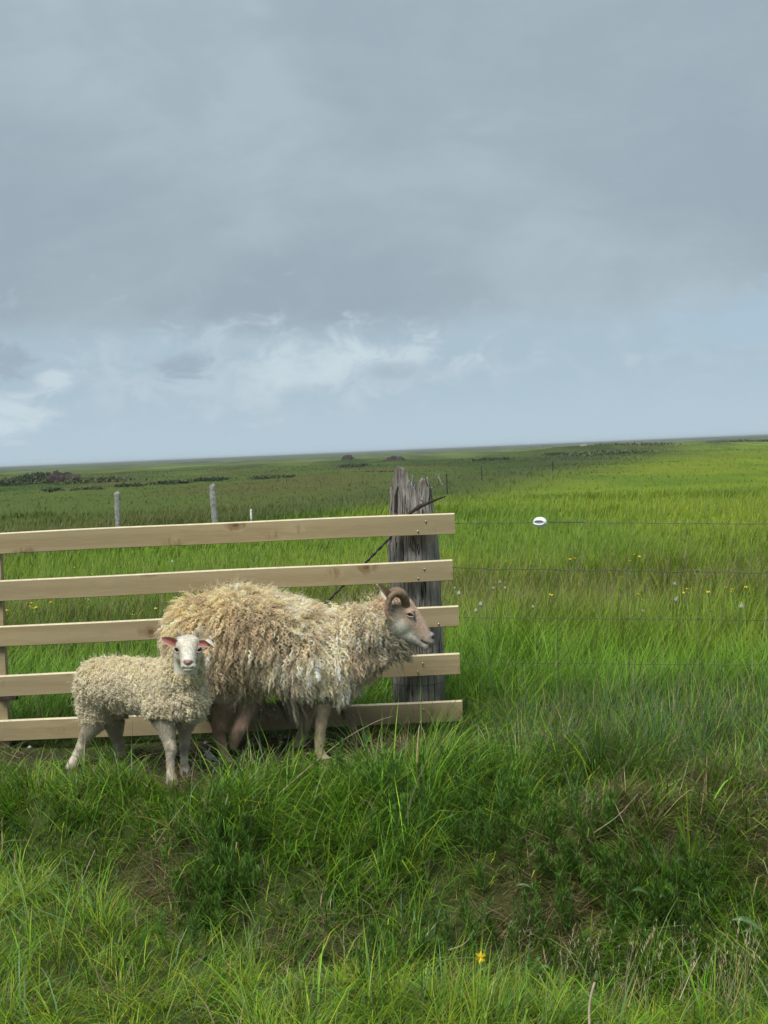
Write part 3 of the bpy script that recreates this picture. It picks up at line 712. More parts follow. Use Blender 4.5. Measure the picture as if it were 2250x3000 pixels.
# top wire
ins = netx(1582, 1530); ia = netx(1562, 1531); ib = netx(1606, 1530)
w0 = netx(1300, 1533); w1 = netx(2250, 1531); w1 = w0+(w1-w0)*((E[0]-w0[0])/(w1-w0)[0])
tw = empty('top_wire', w0, 'single dark tension wire along the top of the netting', 'wire')
pa = w0.copy()
V, F = tube(wline(pa, ia, 24, .002, .0006), .0016, 5); mesh_obj('wire_span', V, F, M_WIRE, tw, True)
V, F = tube(wline(ib, w1, 60, .008, .0006), .0014, 5); mesh_obj('wire_span', V, F, M_WIRE, tw, True)
t = np.linspace(0, 1, 90)[:, None]; p = ib*(1-t)+(ib+(w1-ib)*.075)*t; p[:, 2] += .0035*np.sin(t[:, 0]*75); p[:, 1] += .0035*np.cos(t[:, 0]*75)
V, F = tube(p, .0016, 5); mesh_obj('wire_twist', V, F, M_WIRE, tw, True)
ee = ib+(w1-ib)*.075; V, F = tube([ee, ee+np.array([-.012, 0, -.018]), ee+np.array([-.022, 0, -.034])], .0016, 5); mesh_obj('wire_end', V, F, M_WIRE, tw, True)
V, F = tube(smoothpath([netx(1405, 1668), netx(1430, 1690), netx(1465, 1703)], 12), .0010, 5); mesh_obj('wire_end', V, F, M_WIRE, tw, True)
iso = empty('insulator', ins, 'white oval plastic insulator strung on the top wire', 'insulator')
wd = (w1-w0)/np.linalg.norm(w1-w0); upz = np.array([0, 0, 1.0])
def oval(rx, rz, off, rad, mat, name, n=40):
    dep = np.cross(wd, upz); p = [ins+wd*rx*math.copysign(abs(math.cos(t))**.8, math.cos(t))+upz*rz*math.sin(t)+dep*off for t in np.linspace(0, 6.2832, n)]
    V, F = tube(p, rad, 8); return mesh_obj(name, V, F, mat, iso, True)
oval(.0275, .0175, .0, .0062, M_PLASTIC, 'loop'); oval(.0275, .0105, .008, .0045, M_PLASTIC, 'loop'); oval(.022, .004, .004, .0030, M_PLASTG, 'core')
post2 = empty('end_post', (E[0]+.06, E[1], -.3), 'plain grey post holding the wires at the right, outside the picture', 'post')
V, F = tube(np.array([[E[0]+.06, E[1], z] for z in np.linspace(-.35, 1.05, 14)]), .06*np.array([1, 1, .99, .98, .98, .97, .97, .96, .96, .95, .95, .94, .94, .93]), 14); mesh_obj('post_trunk', V, F, M_OLD, post2)

# far posts of the old fence line
def far_post(px, py_top, Y, wpx, lean, label, mat=M_GREYP):
    tp = P(px, py_top, Y); r = wpx/FPX*Y/2; gz_ = float(H(np.array([tp[0]]), np.array([tp[1]]))[0])
    n = 10; pts = [(tp[0]+lean*(tp[2]-z)*-1+.0, tp[1], z) for z in np.linspace(gz_-.15, tp[2], n)]
    V, F = tube(pts, [r*(1+.07*rng.normal()) for _ in range(n)], 10)
    V[-1] = V[-1]+np.array([r*.4, 0, r*.9])
    o = mesh_obj('fence_post', V, F, mat); tag(o, label[:90], 'post', 'posts of the old fence line'); return o
far_post(343, 1446, 22, 19, .02, 'pale grey fence post behind the boards, left one of the pair above the top board')
far_post(622, 1424, 24, 20, -.03, 'pale grey leaning fence post behind the boards, the right one of the pair')
far_post(735, 1494, 27, 6, 0, 'small white stake low in the pasture beyond the boards', M_PLASTIC)
far_post(1308, 1388, 40, 3.4, 0, 'tiny dark fence post just right of the jagged post top', M_RUST)
far_post(1410, 1366, 52, 2.6, 0, 'tiny dark post standing in the grey-brown grass strip', M_RUST)
far_post(1619, 1352, 62, 3.2, 0, 'tiny dark post further along the grey-brown strip', M_RUST)

# distant bushes and rocks
M_LEAF = mat_blade('bush_leaf', .25)
def bush(px, py, Y, wm, hm, col, label, k=900, group='low dark bushes on the plain'):
    p = P(px, py, Y); gz_ = float(H(np.array([p[0]]), np.array([p[1]]))[0])
    root = empty('bush', (p[0], p[1], gz_), label, 'bush', group)
    hm *= .42; wm *= 1.1+.9*rng.random(); g_ = 1.0+.5*rng.random(); col = (col[0]*g_*1.35, col[1]*g_*.95, col[2]*g_*1.3)
    pt = Patch(); a = rng.random(k)*6.283; e = np.arcsin(rng.random(k)**.8); rr = .55+.45*rng.random(k)
    bump_ = .45+1.0*vn(a*2, e*2, 1.5, int(px))
    x = p[0]+wm*.5*np.cos(a)*np.cos(e)*rr*bump_; y = p[1]+wm*.4*np.sin(a)*np.cos(e)*rr; z = gz_+hm*np.sin(e)*rr*bump_
    pt.add(*blades(x, y, np.full(k, .09*wm**.4+.03), np.full(k, .07*wm**.4), rng.random(k)*6.28, .3+.8*rng.random(k), .4*rng.random(k), jit(np.tile(np.array(col), (k, 1)), k, .3), z=z, nseg=2))
    fo = pt.build('foliage', M_LEAF, '', parent=root); fo.parent = root; fo.matrix_parent_inverse = root.matrix_basis.inverted(); fo.location = (0, 0, 0); fo.matrix_parent_inverse = Matrix.Translation(-Vector(root.location))
    for _ in range(3):
        an = rng.random()*6.28; V, F = tube([(p[0], p[1], gz_-.1), (p[0]+wm*.15*math.cos(an), p[1]+wm*.1*math.sin(an), gz_+hm*.4), (p[0]+wm*.3*math.cos(an), p[1]+wm*.2*math.sin(an), gz_+hm*.75)], [.05, .035, .015], 5)
        mesh_obj('stem', V, F, M_RUST, root)
def rock(px, py, Y, wm, hm, label, mat=M_STONE, name='rock', cat='rock', group=None):
    p = P(px, py, Y); gz_ = float(H(np.array([p[0]]), np.array([p[1]]))[0])
    n, mm = 22, 10; V = []; F = []
    for j in range(mm+1):
        e = math.pi/2*j/mm
        for k in range(n):
            a = 6.283*k/n; f = .65+.6*float(vn(np.array([math.cos(a)*1.3+j*.25]), np.array([math.sin(a)*1.3]), 2.0, int(px)%90)[()][0])
            V.append((p[0]+wm*.5*f*math.cos(a)*math.cos(e), p[1]+wm*.4*f*math.sin(a)*math.cos(e), gz_-.1+(hm+.1)*f*math.sin(e)))
    for j in range(mm):
        for k in range(n): F.append((j*n+k, j*n+(k+1) % n, (j+1)*n+(k+1) % n, (j+1)*n+k))
    o = mesh_obj(name, V, F, mat); tag(o, label, cat, group)
BG = (.035, .065, .020)
bush(30, 1400, 92, 3.6, .85, BG, 'wide dark green bush at the left edge below the horizon'); bush(105, 1398, 95, 2.6, .75, BG, 'dark bush between the left edge bush and the brown rocks')
bush(262, 1392, 90, 3.0, .65, (.05, .075, .02), 'dark green bush just right of the brown rocks'); bush(262, 1425, 62, 1.3, .28, BG, 'small low bush below the brown rocks, above the first grey post', 500)
bush(150, 1430, 60, .9, .25, BG, 'small dark tussock bush left of the first grey post', 400); bush(378, 1412, 70, 1.1, .3, BG, 'low bush between the two grey posts, left of centre', 400)
bush(505, 1408, 72, 1.3, .3, BG, 'low bush on the yellow strip left of the second grey post', 400); bush(610, 1395, 80, 1.6, .3, BG, 'low dark bush directly above the second grey post', 400)
bush(790, 1388, 80, 1.5, .3, BG, 'low bush on the pale strip midway to the jagged post', 400); bush(1085, 1390, 80, 1.8, .35, BG, 'dark low bush left of the jagged post top', 500)
bush(1040, 1360, 120, 2.0, .5, BG, 'dark distant bush up and left of the jagged post', 400)
bush(1440, 1350, 120, 3.0, .5, BG, 'low bush on the far green strip right of the jagged post', 500); bush(1640, 1330, 140, 2.6, .6, BG, 'dark bush left of the far green mound', 400)
bush(1790, 1345, 128, 5.5, .75, (.045, .085, .02), 'broad dark bush in front of the far green mound', 900); bush(1780, 1322, 150, 4.0, .9, (.06, .10, .02), 'light green bush on top of the far mound', 600)
bush(1850, 1318, 150, 5.0, .8, (.06, .09, .02), 'brownish green bush at the right end of the far mound', 600)
bush(2150, 1302, 210, 13, .9, BG, 'long dark bush row on the far right below the horizon', 700); bush(2030, 1308, 205, 8, .7, BG, 'shorter dark bush left of the long far right row', 500)
rock(195, 1404, 93, 2.6, .62, 'reddish dark rock heap among bushes at the far left'); rock(168, 1402, 92, 1.4, .8, 'pointed dark rock at the left end of the heap', group=None)
rock(1020, 1352, 190, 1.9, .75, 'small dark pointed boulder on the plain near the horizon'); rock(1155, 1352, 150, 2.6, .6, 'flat dark boulder left above the jagged post')
rock(1712, 1322, 150, 1.1, .22, 'small pale stone lying beside the far green mound', M_GREYP)

# ---------------------------------------------------------------- flowers
M_YEL = mat_simple('yellow_petal', (.75, .55, .02), .6, .3, 200, .1); M_WHT = mat_simple('seed_clock_down', (.36, .36, .30), .9, .1, 300, .2); M_STEM = mat_simple('green_stem', (.10, .17, .04), .6, .3, 90, .2)
M_PINK = mat_simple('pinkish_stalk', (.42, .33, .24), .5, .4, 60, .2); M_BUD = mat_simple('green_bud', (.09, .12, .035), .7, .3, 120, .3)
def flower_mesh(name, r, h, petals, mat, ball=False):
    V = []; F = []; mi = []
    V0, F0 = tube([(0, 0, -h), (.01, 0, -h*.5), (0, 0, 0)], .0018, 5); V += V0; F += F0; mi += [1]*len(F0)
    if ball:
        nn = 10; o = len(V)
        for j in range(7):
            e = math.pi*(j/6-.5)
            for k in range(nn): V.append(np.array([r*math.cos(6.283*k/nn)*math.cos(e), r*math.sin(6.283*k/nn)*math.cos(e), r*math.sin(e)+r])*(1+.45*((k+j) % 2)*rng.random()))
        for j in range(6):
            for k in range(nn): F.append((o+j*nn+k, o+j*nn+(k+1) % nn, o+(j+1)*nn+(k+1) % nn, o+(j+1)*nn+k)); mi.append(0)
    else:
        for k in range(petals):
            a = 6.283*k/petals; o = len(V); w = 2.2*r/petals*1.3
            for (f, ww, z) in ((.1, .25, 0), (.6, 1, r*.25), (1, .6, r*.45)):
                V.append(np.array([r*f*math.cos(a)-ww*w*math.sin(a)*.5, r*f*math.sin(a)+ww*w*math.cos(a)*.5, z])); V.append(np.array([r*f*math.cos(a)+ww*w*math.sin(a)*.5, r*f*math.sin(a)-ww*w*math.cos(a)*.5, z]))
            F += [(o, o+1, o+3, o+2), (o+2, o+3, o+5, o+4)]; mi += [0, 0]
    me = bpy.data.meshes.new(name); me.from_pydata([tuple(v) for v in V], [], F); me.materials.append(mat); me.materials.append(M_STEM)
    me.polygons.foreach_set('material_index', mi); me.update(); return me
FM_Y = flower_mesh('buttercup', .0105, .30, 5, M_YEL); FM_W = flower_mesh('dandelion_clock', .0085, .30, 0, M_WHT, True)
def put_flower(px, py, kind, label, group, h=.36):
    h = h+.05; p = PZ(px, py, h); o = bpy.data.objects.new('yellow_flower' if kind == 'y' else 'seed_clock', FM_Y if kind == 'y' else FM_W); COL.objects.link(o)
    o.location = tuple(p); o.rotation_euler = (rng.normal(0, .12)+.18, rng.normal(0, .12), rng.random()*6); s = (.9 if kind == 'y' else .65)+.6*rng.random(); o.scale = (s, s, s*h/.3*.95)
    tag(o, label, 'flower', group)
ORD = 'first second third fourth fifth sixth seventh eighth ninth tenth eleventh twelfth thirteenth fourteenth fifteenth sixteenth seventeenth eighteenth nineteenth twentieth twenty-first'.split()
def flowers(pts, kind, what, where, group, h):
    for i, (px, py) in enumerate(sorted(pts)): put_flower(px, py, kind, f'{what}, {ORD[i]} from the left {where}', group, h)
flowers([(92, 1768), (88, 1778), (96, 1784), (106, 1781), (148, 1766), (164, 1788), (225, 1776), (356, 1753), (456, 1784), (490, 1783), (388, 1802), (18, 1790), (108, 1792), (262, 1680), (270, 1683)],
        'y', 'little yellow flower', 'in the hay seen between the fence boards', 'yellow flowers seen between the fence boards', .30)
flowers([(218, 1665), (196, 1700), (360, 1613), (260, 1761), (505, 1650)], 'w', 'pale seed head', 'in the hay seen between the fence boards', 'pale seed heads seen between the fence boards', .32)
flowers([(1670, 1640), (1684, 1637), (1828, 1648), (1845, 1645), (1858, 1625), (1873, 1632), (1868, 1742), (1877, 1740), (2002, 1738), (2012, 1727), (2030, 1722), (2075, 1737), (2125, 1722), (2142, 1735), (2185, 1722), (2172, 1768), (1820, 1725), (1447, 1760), (1823, 1690), (2145, 1727), (1613, 1745)],
        'y', 'little yellow flower', 'in the hay right of the post', 'yellow flowers in the hay right of the old post', .34)
flowers([(1447, 1728), (1480, 1727), (1466, 1711), (1332, 1727), (1345, 1745), (1392, 1795), (1410, 1778), (1562, 1783), (1978, 1717), (1980, 1765), (2170, 1785), (1885, 1795)],
        'w', 'white fluffy seed head', 'in the hay right of the post', 'white seed heads in the hay right of the old post', .36)
# the orange-yellow dandelion on the near bank
def dandelion(px, py, label, scale=1.0, k=26):
    p = ground_hit(px, py, .17 if scale > .8 else .12); root = empty('dandelion', p, label, 'flower'); scale *= .95
    V = []; F = []
    for i in range(k):
        a = rng.random()*6.283; e = rng.random()*.9-.15; d = np.array([math.cos(a)*math.cos(e), -.25+math.sin(a)*.6*math.cos(e), math.sin(e)*.6+math.sin(a)*.6]); d /= np.linalg.norm(d)
        s = np.cross(d, [0.1, 1, .2]); s /= np.linalg.norm(s); L = (.010+.009*rng.random())*scale; w = .0018*scale; o = len(V)
        for f, g in ((0, .5), (.6, 1), (1, .6)): V.append(p+d*L*f-s*w*g); V.append(p+d*L*f+s*w*g)
        F += [(o, o+1, o+3, o+2), (o+2, o+3, o+5, o+4)]
    mesh_obj('petals', V, F, M_YEL, root)
    g = P(px-130, py+12, p[1]-.02); V, F = tube(smoothpath([p+np.array([-.002, .004, -.002]), (p+g)/2+np.array([0, 0, .004]), g], 12), .0016, 6); mesh_obj('stem', V, F, M_STEM, root, True)
dandelion(1408, 2806, 'ragged orange-yellow dandelion low on the near bank')
dandelion(2042, 2710, 'small single yellow flower among dark leaves in the ditch', .55, 12)
dandelion(2028, 2862, 'tiny pale yellow bloom among seed stems on the near bank', .5, 10)
# closed dandelion bud on a bent pink stalk, bottom edge
p = P(1745, 2872, 3.42); root = empty('dandelion_bud', p, 'closed dandelion bud on a bent pinkish stalk at the bottom edge', 'flower')
q2 = P(1728, 3040, 3.38)
V, F = tube(smoothpath([p, P(1733, 2910, 3.41), P(1726, 2960, 3.40), q2, P(1728, 3150, 3.38)], 20), .0033, 8); mesh_obj('stalk', V, F, M_PINK, root, True)
V, F = tube([p+np.array([0, 0, -.004]), p+np.array([.001, 0, .003]), p+np.array([.002, 0, .010]), p+np.array([.003, 0, .018]), p+np.array([.003, 0, .026])], [.004, .009, .0085, .005, .0015], 10, .1); mesh_obj('bud', V, F, M_BUD, root, True)
# broad leaves in the ditch
M_BROAD = mat_blade('broad_leaf', .3, .45)
def leaf(a, b_, width, root, col, lobes=0, up=.03):
    n = 14; t = np.linspace(0, 1, n); a = np.asarray(a); b_ = np.asarray(b_)
    ctr = a*(1-t)[:, None]+b_*t[:, None]; ctr[:, 2] += up*4*t*(1-t)
    d = b_-a; s = np.cross(d, [0, -.7, .7]); s /= np.linalg.norm(s)+1e-9
    w = width*np.sin(np.pi*np.clip(t, .02, .98))**.7*(.5+.7*t)
    if lobes: w = w*(1-.35*np.abs(np.sin(t*lobes*np.pi)))
    V = []; F = []
    for i in range(n):
        V += [ctr[i]-s*w[i]+np.array([0, 0, .25*w[i]]), ctr[i]-s*w[i]*.5+np.array([0, 0, .06*w[i]]), ctr[i], ctr[i]+s*w[i]*.5+np.array([0, 0, .06*w[i]]), ctr[i]+s*w[i]+np.array([0, 0, .25*w[i]])]
    for i in range(n-1):
        for k in range(4): F.append((i*5+k, i*5+k+1, (i+1)*5+k+1, (i+1)*5+k))
    V = np.array(V); C_ = np.tile(np.array(col), (len(V), 1)); C_[2::5] *= 1.7
    o = fast_mesh('leaf', V, np.array(F), None, M_BROAD, C_, True, root); return o
def plant(name, label, leaves):
    off = ground_hit(leaves[0][0], leaves[0][1], .07)[1]-leaves[0][2]; leaves = [(a, b_, c+off, d, e, f+off, g, h, i) for (a, b_, c, d, e, f, g, h, i) in leaves]
    g0 = P(*leaves[0][:3]); root = empty(name, g0, label, 'plant')
    for (ax, ay, aY, bx, by, bY, w, col, lb) in leaves: leaf(P(ax, ay, aY), P(bx, by, bY), w*.72, root, col, lb)
LG = (.13, .21, .025); LB = (.09, .18, .05); LP = (.12, .20, .09)
plant('broad_leaf_weed', 'weed with upright yellow-green leaf above the dark hollow at the right', [(2020, 2530, 4.95, 1978, 2398, 4.92, .020, LG, 3), (2020, 2560, 4.9, 2045, 2460, 4.85, .012, LG, 0), (2030, 2575, 4.9, 1985, 2520, 4.8, .012, (.07, .14, .03), 0)])
plant('dock_plant', 'weed with smooth shiny oval leaves in the dark hollow', [(1935, 2670, 4.5, 1852, 2610, 4.42, .014, LB, 0), (1965, 2675, 4.5, 1932, 2630, 4.4, .013, LP, 0), (1950, 2680, 4.5, 2000, 2640, 4.5, .012, (.06, .14, .03), 0), (2070, 2665, 4.5, 2100, 2640, 4.45, .013, LP, 2)])
plant('thistle_leaf_plant', 'weed with lobed grey-green leaf at the right edge of the hollow', [(2260, 2765, 4.3, 2145, 2695, 4.3, .021, LP, 5), (2250, 2775, 4.3, 2170, 2735, 4.25, .014, (.08, .15, .05), 4)])
plant('small_leaf_weed', 'weed with narrow pale lobed leaf on the middle of the slope', [(1590, 2640, 4.5, 1505, 2600, 4.5, .009, LP, 4), (1580, 2650, 4.5, 1555, 2610, 4.5, .007, LG, 0)])
plant('bank_dandelion_leaves', 'rosette of toothed green leaves on the near bank below the flower', [(1560, 2860, 4.0, 1540, 2810, 4.0, .012, (.07, .19, .03), 4), (1560, 2862, 4.0, 1590, 2815, 4.0, .012, (.06, .17, .03), 4), (1565, 2865, 4.0, 1620, 2850, 3.98, .012, (.07, .18, .03), 4), (1555, 2865, 4.0, 1500, 2850, 3.98, .010, (.06, .17, .03), 4)])
# long dry stalks
M_STALK = mat_simple('dry_stalk', (.40, .33, .22), .6, .3, 50, .25)
def stalk(pts, label, r=.0018, w=14):
    lo = max(pts, key=lambda q_: q_[1]); off = ground_hit(lo[0], lo[1], .10)[1]-lo[2]; pts = [(a, b_, c+off) for (a, b_, c) in pts]
    p = smoothpath([P(*q_) for q_ in pts], w); V, F = tube(p, np.linspace(r, r*.45, w), 6); o = mesh_obj('dry_stalk', V, F, M_STALK, None, True); tag(o, label, 'grass stalk')
stalk([(812, 2330, 5.25), (920, 2235, 5.45), (1010, 2165, 5.6), (1100, 2115, 5.7), (1150, 2098, 5.75)], 'long pale dry stalk slanting up past the ewe front feet', .0019)
stalk([(452, 2480, 5.0), (480, 2435, 5.0), (545, 2350, 5.05)], 'pale dry stalk standing on the bank below the lamb') 
stalk([(230, 2610, 4.9), (250, 2555, 4.88), (278, 2490, 4.9)], 'pale stalk leaning over the brown straw at the left')
stalk([(1800, 2350, 4.9), (1822, 2400, 4.85), (1838, 2430, 4.85)], 'short bent pale straw above the dark hollow')
stalk([(1740, 2440, 4.85), (1810, 2390, 4.85), (1870, 2325, 4.9)], 'straight pale straw crossing the bent one on the slope')
stalk([(1990, 2930, 3.9), (2020, 2860, 3.95), (2055, 2790, 4.0)], 'pale dry stalk among seed stems at the lower right', .0016)
stalk([(1310, 2785, 4.15), (1360, 2765, 4.15), (1388, 2725, 4.15)], 'curved cream stem just above the dandelion', .0022)
stalk([(400, 2720, 4.7), (398, 2680, 4.7), (408, 2655, 4.7)], 'short upright pale stem on the left of the near bank', .002)
stalk([(660, 2360, 5.2), (668, 2330, 5.2), (665, 2325, 5.2)], 'short whitish stem in the tall tuft below the ewe hind foot', .003)
#PART3
# ================================================================ the sheep
import bmesh
_bm = bmesh.new(); bmesh.ops.create_icosphere(_bm, subdivisions=3, radius=1.0)
ICO_V = np.array([v.co[:] for v in _bm.verts]); ICO_F = np.array([[v.index for v in f.verts] for f in _bm.faces]); _bm.free()
def ball(c, r):  # c (3,), r (3,)
    return ICO_V*np.asarray(r)+np.asarray(c)
def chain(pts, step=.25, flat=1.0):
    """pts: (px,py,Y,r_px[,ry_m]) -> overlapping balls along the path"""
    out_ = []
    for a, b_ in zip(pts[:-1], pts[1:]):
        ca, cb_ = P(*a[:3]), P(*b_[:3]); ra, rb = a[3]*a[2]/FPX, b_[3]*b_[2]/FPX
        ya = a[4] if len(a) > 4 else ra*flat; yb_ = b_[4] if len(b_) > 4 else rb*flat
        L = np.linalg.norm(cb_-ca); k = max(2, int(L/(step*min(ra, rb)))+1)
        for i in range(k):
            f = i/k; r = ra*(1-f)+rb*f; out_.append(ball(ca*(1-f)+cb_*f, (r, ya*(1-f)+yb_*f, r)))
    r = rb; out_.append(ball(cb_, (r, yb_, r))); return out_
def eblob(px, py, Y, rx, rz, ry): return [ball(P(px, py, Y), (rx*Y/FPX, ry, rz*Y/FPX))]
def fuse(name, balls, voxel, smooth, mat, parent):
    V = np.concatenate(balls); F = np.concatenate([ICO_F+i*len(ICO_V) for i in range(len(balls))])
    tmp = fast_mesh('tmp', V, None, F)
    md = tmp.modifiers.new('r', 'REMESH'); md.mode = 'VOXEL'; md.voxel_size = voxel
    sm = tmp.modifiers.new('s', 'SMOOTH'); sm.factor = .5; sm.iterations = smooth
    dg = bpy.context.evaluated_depsgraph_get(); me = bpy.data.meshes.new_from_object(tmp.evaluated_get(dg))
    bpy.data.objects.remove(tmp)
    me.name = name; o = bpy.data.objects.new(name, me); COL.objects.link(o); me.materials.clear(); me.materials.append(mat); me.shade_smooth()
    n = len(me.vertices); co = np.zeros(n*3); me.vertices.foreach_get('co', co); co = co.reshape(-1, 3)
    o.parent = parent; o.matrix_parent_inverse = parent.matrix_basis.inverted()
    return o, co
def set_co(o, co): o.data.vertices.foreach_set('co', np.ascontiguousarray(co, np.float32).ravel()); o.data.update()
def set_tint(o, col):
    a = o.data.color_attributes.new('tint', 'FLOAT_COLOR', 'POINT'); c = np.ones((len(col), 4), np.float32); c[:, :3] = np.clip(col, 0, 1); a.data.foreach_set('color', c.ravel())
def surf(o):
    me = o.data; me.calc_loop_triangles(); n = len(me.loop_triangles)
    t = np.zeros(n*3, np.int32); me.loop_triangles.foreach_get('vertices', t); t = t.reshape(-1, 3)
    co = np.zeros(len(me.vertices)*3); me.vertices.foreach_get('co', co); co = co.reshape(-1, 3)
    no = np.zeros(len(me.vertices)*3); me.vertices.foreach_get('normal', no); no = no.reshape(-1, 3)
    return t, co, no
def sample(o, n, dens=None):
    """points on the surface, weighted by dens(vertex positions, normals)"""
    t, co, no = surf(o); e1 = co[t[:, 1]]-co[t[:, 0]]; e2 = co[t[:, 2]]-co[t[:, 0]]
    ar = np.linalg.norm(np.cross(e1, e2), axis=1)
    if dens is not None:
        ctr = co[t].mean(1); ar = ar*dens(ctr, no[t].mean(1))
    i = rng.choice(len(t), n, p=ar/ar.sum()); u = rng.random((n, 1)); v = rng.random((n, 1)); fl = (u+v) > 1; u = np.where(fl, 1-u, u); v = np.where(fl, 1-v, v)
    tri = t[i]; p = co[tri[:, 0]]*(1-u-v)+co[tri[:, 1]]*u+co[tri[:, 2]]*v
    nn = no[tri[:, 0]]*(1-u-v)+no[tri[:, 1]]*u+no[tri[:, 2]]*v; nn /= np.linalg.norm(nn, axis=1)[:, None]+1e-9
    return p, nn
def norm(v): return v/(np.linalg.norm(v, axis=-1, keepdims=True)+1e-9)
def topix(p):
    d = p-np.array([0, 0, CAM_H]); f = d@FWD
    return 1125+FPX*(d@RT)/f, 1500-FPX*(d@UPV)/f
def hair(name, pos, rad, col, mat, parent):
    N, K = pos.shape[:2]; cu = bpy.data.hair_curves.new(name); cu.add_curves([K]*N)
    cu.attributes['position'].data.foreach_set('vector', np.ascontiguousarray(pos, np.float32).ravel()) if 'position' in cu.attributes else cu.position_data.foreach_set('vector', np.ascontiguousarray(pos, np.float32).ravel())
    ra = cu.attributes.get('radius') or cu.attributes.new('radius', 'FLOAT', 'POINT'); ra.data.foreach_set('value', np.ascontiguousarray(np.broadcast_to(rad, (N, K)), np.float32).ravel())
    ca = cu.attributes.new('tint', 'FLOAT_COLOR', 'CURVE'); c = np.ones((N, 4), np.float32); c[:, :3] = np.clip(col, 0, 1); ca.data.foreach_set('color', c.ravel())
    cu.materials.append(mat); o = bpy.data.objects.new(name, cu); COL.objects.link(o)
    o.parent = parent; o.matrix_parent_inverse = parent.matrix_basis.inverted(); return o
def mat_wool(name, rough=.9):
    mt, b = new_mat(name); col = attr_col(b)
    p = principled(b, col, rough, .12); t = b.n('ShaderNodeBsdfTranslucent'); b.lk(col, t.inputs[0])
    mx = b.n('ShaderNodeMixShader'); mx.inputs[0].default_value = .38; b.lk(p.outputs[0], mx.inputs[1]); b.lk(t.outputs[0], mx.inputs[2]); out(b, mx.outputs[0]); return mt
def mat_hide(name):
    mt, b = new_mat(name); tcn = b.n('ShaderNodeTexCoord'); nz = b.noise(tcn.outputs['Object'], 120, 4, .6)
    k = b.m('ADD', .85, b.m('MULTIPLY', nz, .3)); vm = b.n('ShaderNodeVectorMath', operation='SCALE'); b.lk(attr_col(b), vm.inputs[0]); b.lk(k, vm.inputs['Scale'])
    p = principled(b, vm.outputs[0], .85, .2, nz, .35, .003); out(b, p.outputs[0]); return mt
M_WOOL = mat_wool('wool'); M_HIDE = mat_hide('short_haired_hide'); M_FUZZ = mat_wool('short_hair')
M_EYE = mat_simple('dark_eye', (.012, .008, .005), .12, .6, 20, .3, 0); M_HORN = None
def mat_horn():
    mt, b = new_mat('horn'); tcn = b.n('ShaderNodeTexCoord'); nz = b.noise(tcn.outputs['Object'], 30, 4, .6)
    a = b.n('ShaderNodeAttribute', attribute_name='tint').outputs['Color']
    p = principled(b, b.mix(b.m('MULTIPLY', nz, .5), a, (.10, .065, .04, 1)), .6, .35, nz, .4, .003); out(b, p.outputs[0]); return mt
M_HORN = mat_horn()

def grow(root, nrm, length, K, lift, fall, tipdir=None, wave=.004, freq=3.0, curl=0.0, fib=10, spread=.006, clumpk=.65, jitter=.1, cl_r=None, ncl=0, cl_pull=.5):
    """locks of wool: each a bundle of fibres that share a crimp and close at the tip. returns (N*fib,K,3)"""
    N = len(root); down = np.array([0, 0, -1.0])
    tang = down-nrm*(nrm@down)[:, None]
    pos = np.zeros((N, K, 3)); p = root.copy(); pos[:, 0] = p; rd = rng.normal(0, 1, (N, 3))
    swirl = np.stack([vn(root[:, 0]*9, root[:, 2]*9, 1, 91)-.5, np.zeros(N), vn(root[:, 0]*9, root[:, 2]*9, 1, 92)-.5], -1)*4.0
    for k in range(1, K):
        t = k/(K-1)
        d = nrm*(lift*(1-.75*t))+tang*(fall*(.6+.9*t))+down*.25*t*fall+rd*jitter+swirl*.28
        if tipdir is not None: d = d+tipdir*(.3+t)
        p = p+norm(d)*(length/(K-1))[:, None]; pos[:, k] = p
    if ncl:
        ci = rng.choice(N, ncl, replace=False); cidx = np.zeros(N, int)
        for s in range(0, N, 2000):
            dd = ((root[s:s+2000, None]-root[None, ci])**2).sum(-1); cidx[s:s+2000] = dd.argmin(1)
        cen = np.zeros((ncl, K, 3)); cnt = np.bincount(cidx, minlength=ncl).clip(1)
        for k in range(K):
            for a in range(3): cen[:, k, a] = np.bincount(cidx, pos[:, k, a], ncl)/cnt
        lvar = (.75+.55*rng.random(ncl))[cidx]
        for k in range(1, K):
            t = k/(K-1); f = cl_pull*t**1.3; pos[:, k] = pos[:, k]*(1-f)+cen[cidx, k]*f
        pos = pos[:, :1]+(pos-pos[:, :1])*lvar[:, None, None]
    # crimp frame
    T = norm(pos[:, -1]-pos[:, 0]); u = norm(np.cross(T, nrm+.2*rd)); v = np.cross(T, u)
    t = np.linspace(0, 1, K)[None, :, None]; ph = rng.random((N, 1, 1))*6.283; fr = freq*(.8+.4*rng.random((N, 1, 1)))
    amp = wave*(.5+1.0*rng.random((N, 1, 1)))*np.minimum(1, t*2.5+.1)
    pos = pos+u[:, None]*amp*np.sin(fr*6.283*t+ph)+v[:, None]*amp*curl*np.cos(fr*6.283*t+ph)
    o = rng.normal(0, 1, (N, fib, 1, 3))*spread; tt = t[:, None]
    fl = 1-.22*rng.random((N, fib, 1, 1))
    base = pos[:, None, :1]; q_ = base+(pos[:, None]-base)*fl
    q_ = q_+o*(1-clumpk*np.sin(np.minimum(1, tt*1.15)*1.57))+rng.normal(0, .0007, (N, fib, K, 3))*tt
    return q_.reshape(N*fib, K, 3)
def jitw(c, n, a=.15):
    return c*np.exp(rng.normal(0, a, (n, 1)))*np.concatenate([np.ones((n, 1)), 1+rng.normal(0, .012, (n, 1)), 1+rng.normal(0, .05, (n, 1))], 1)
def vcol(stops, t):
    t = np.clip(t, 0, 1); xs = [s[0] for s in stops]; return np.stack([np.interp(t, xs, [s[1][i] for s in stops]) for i in range(3)], -1)
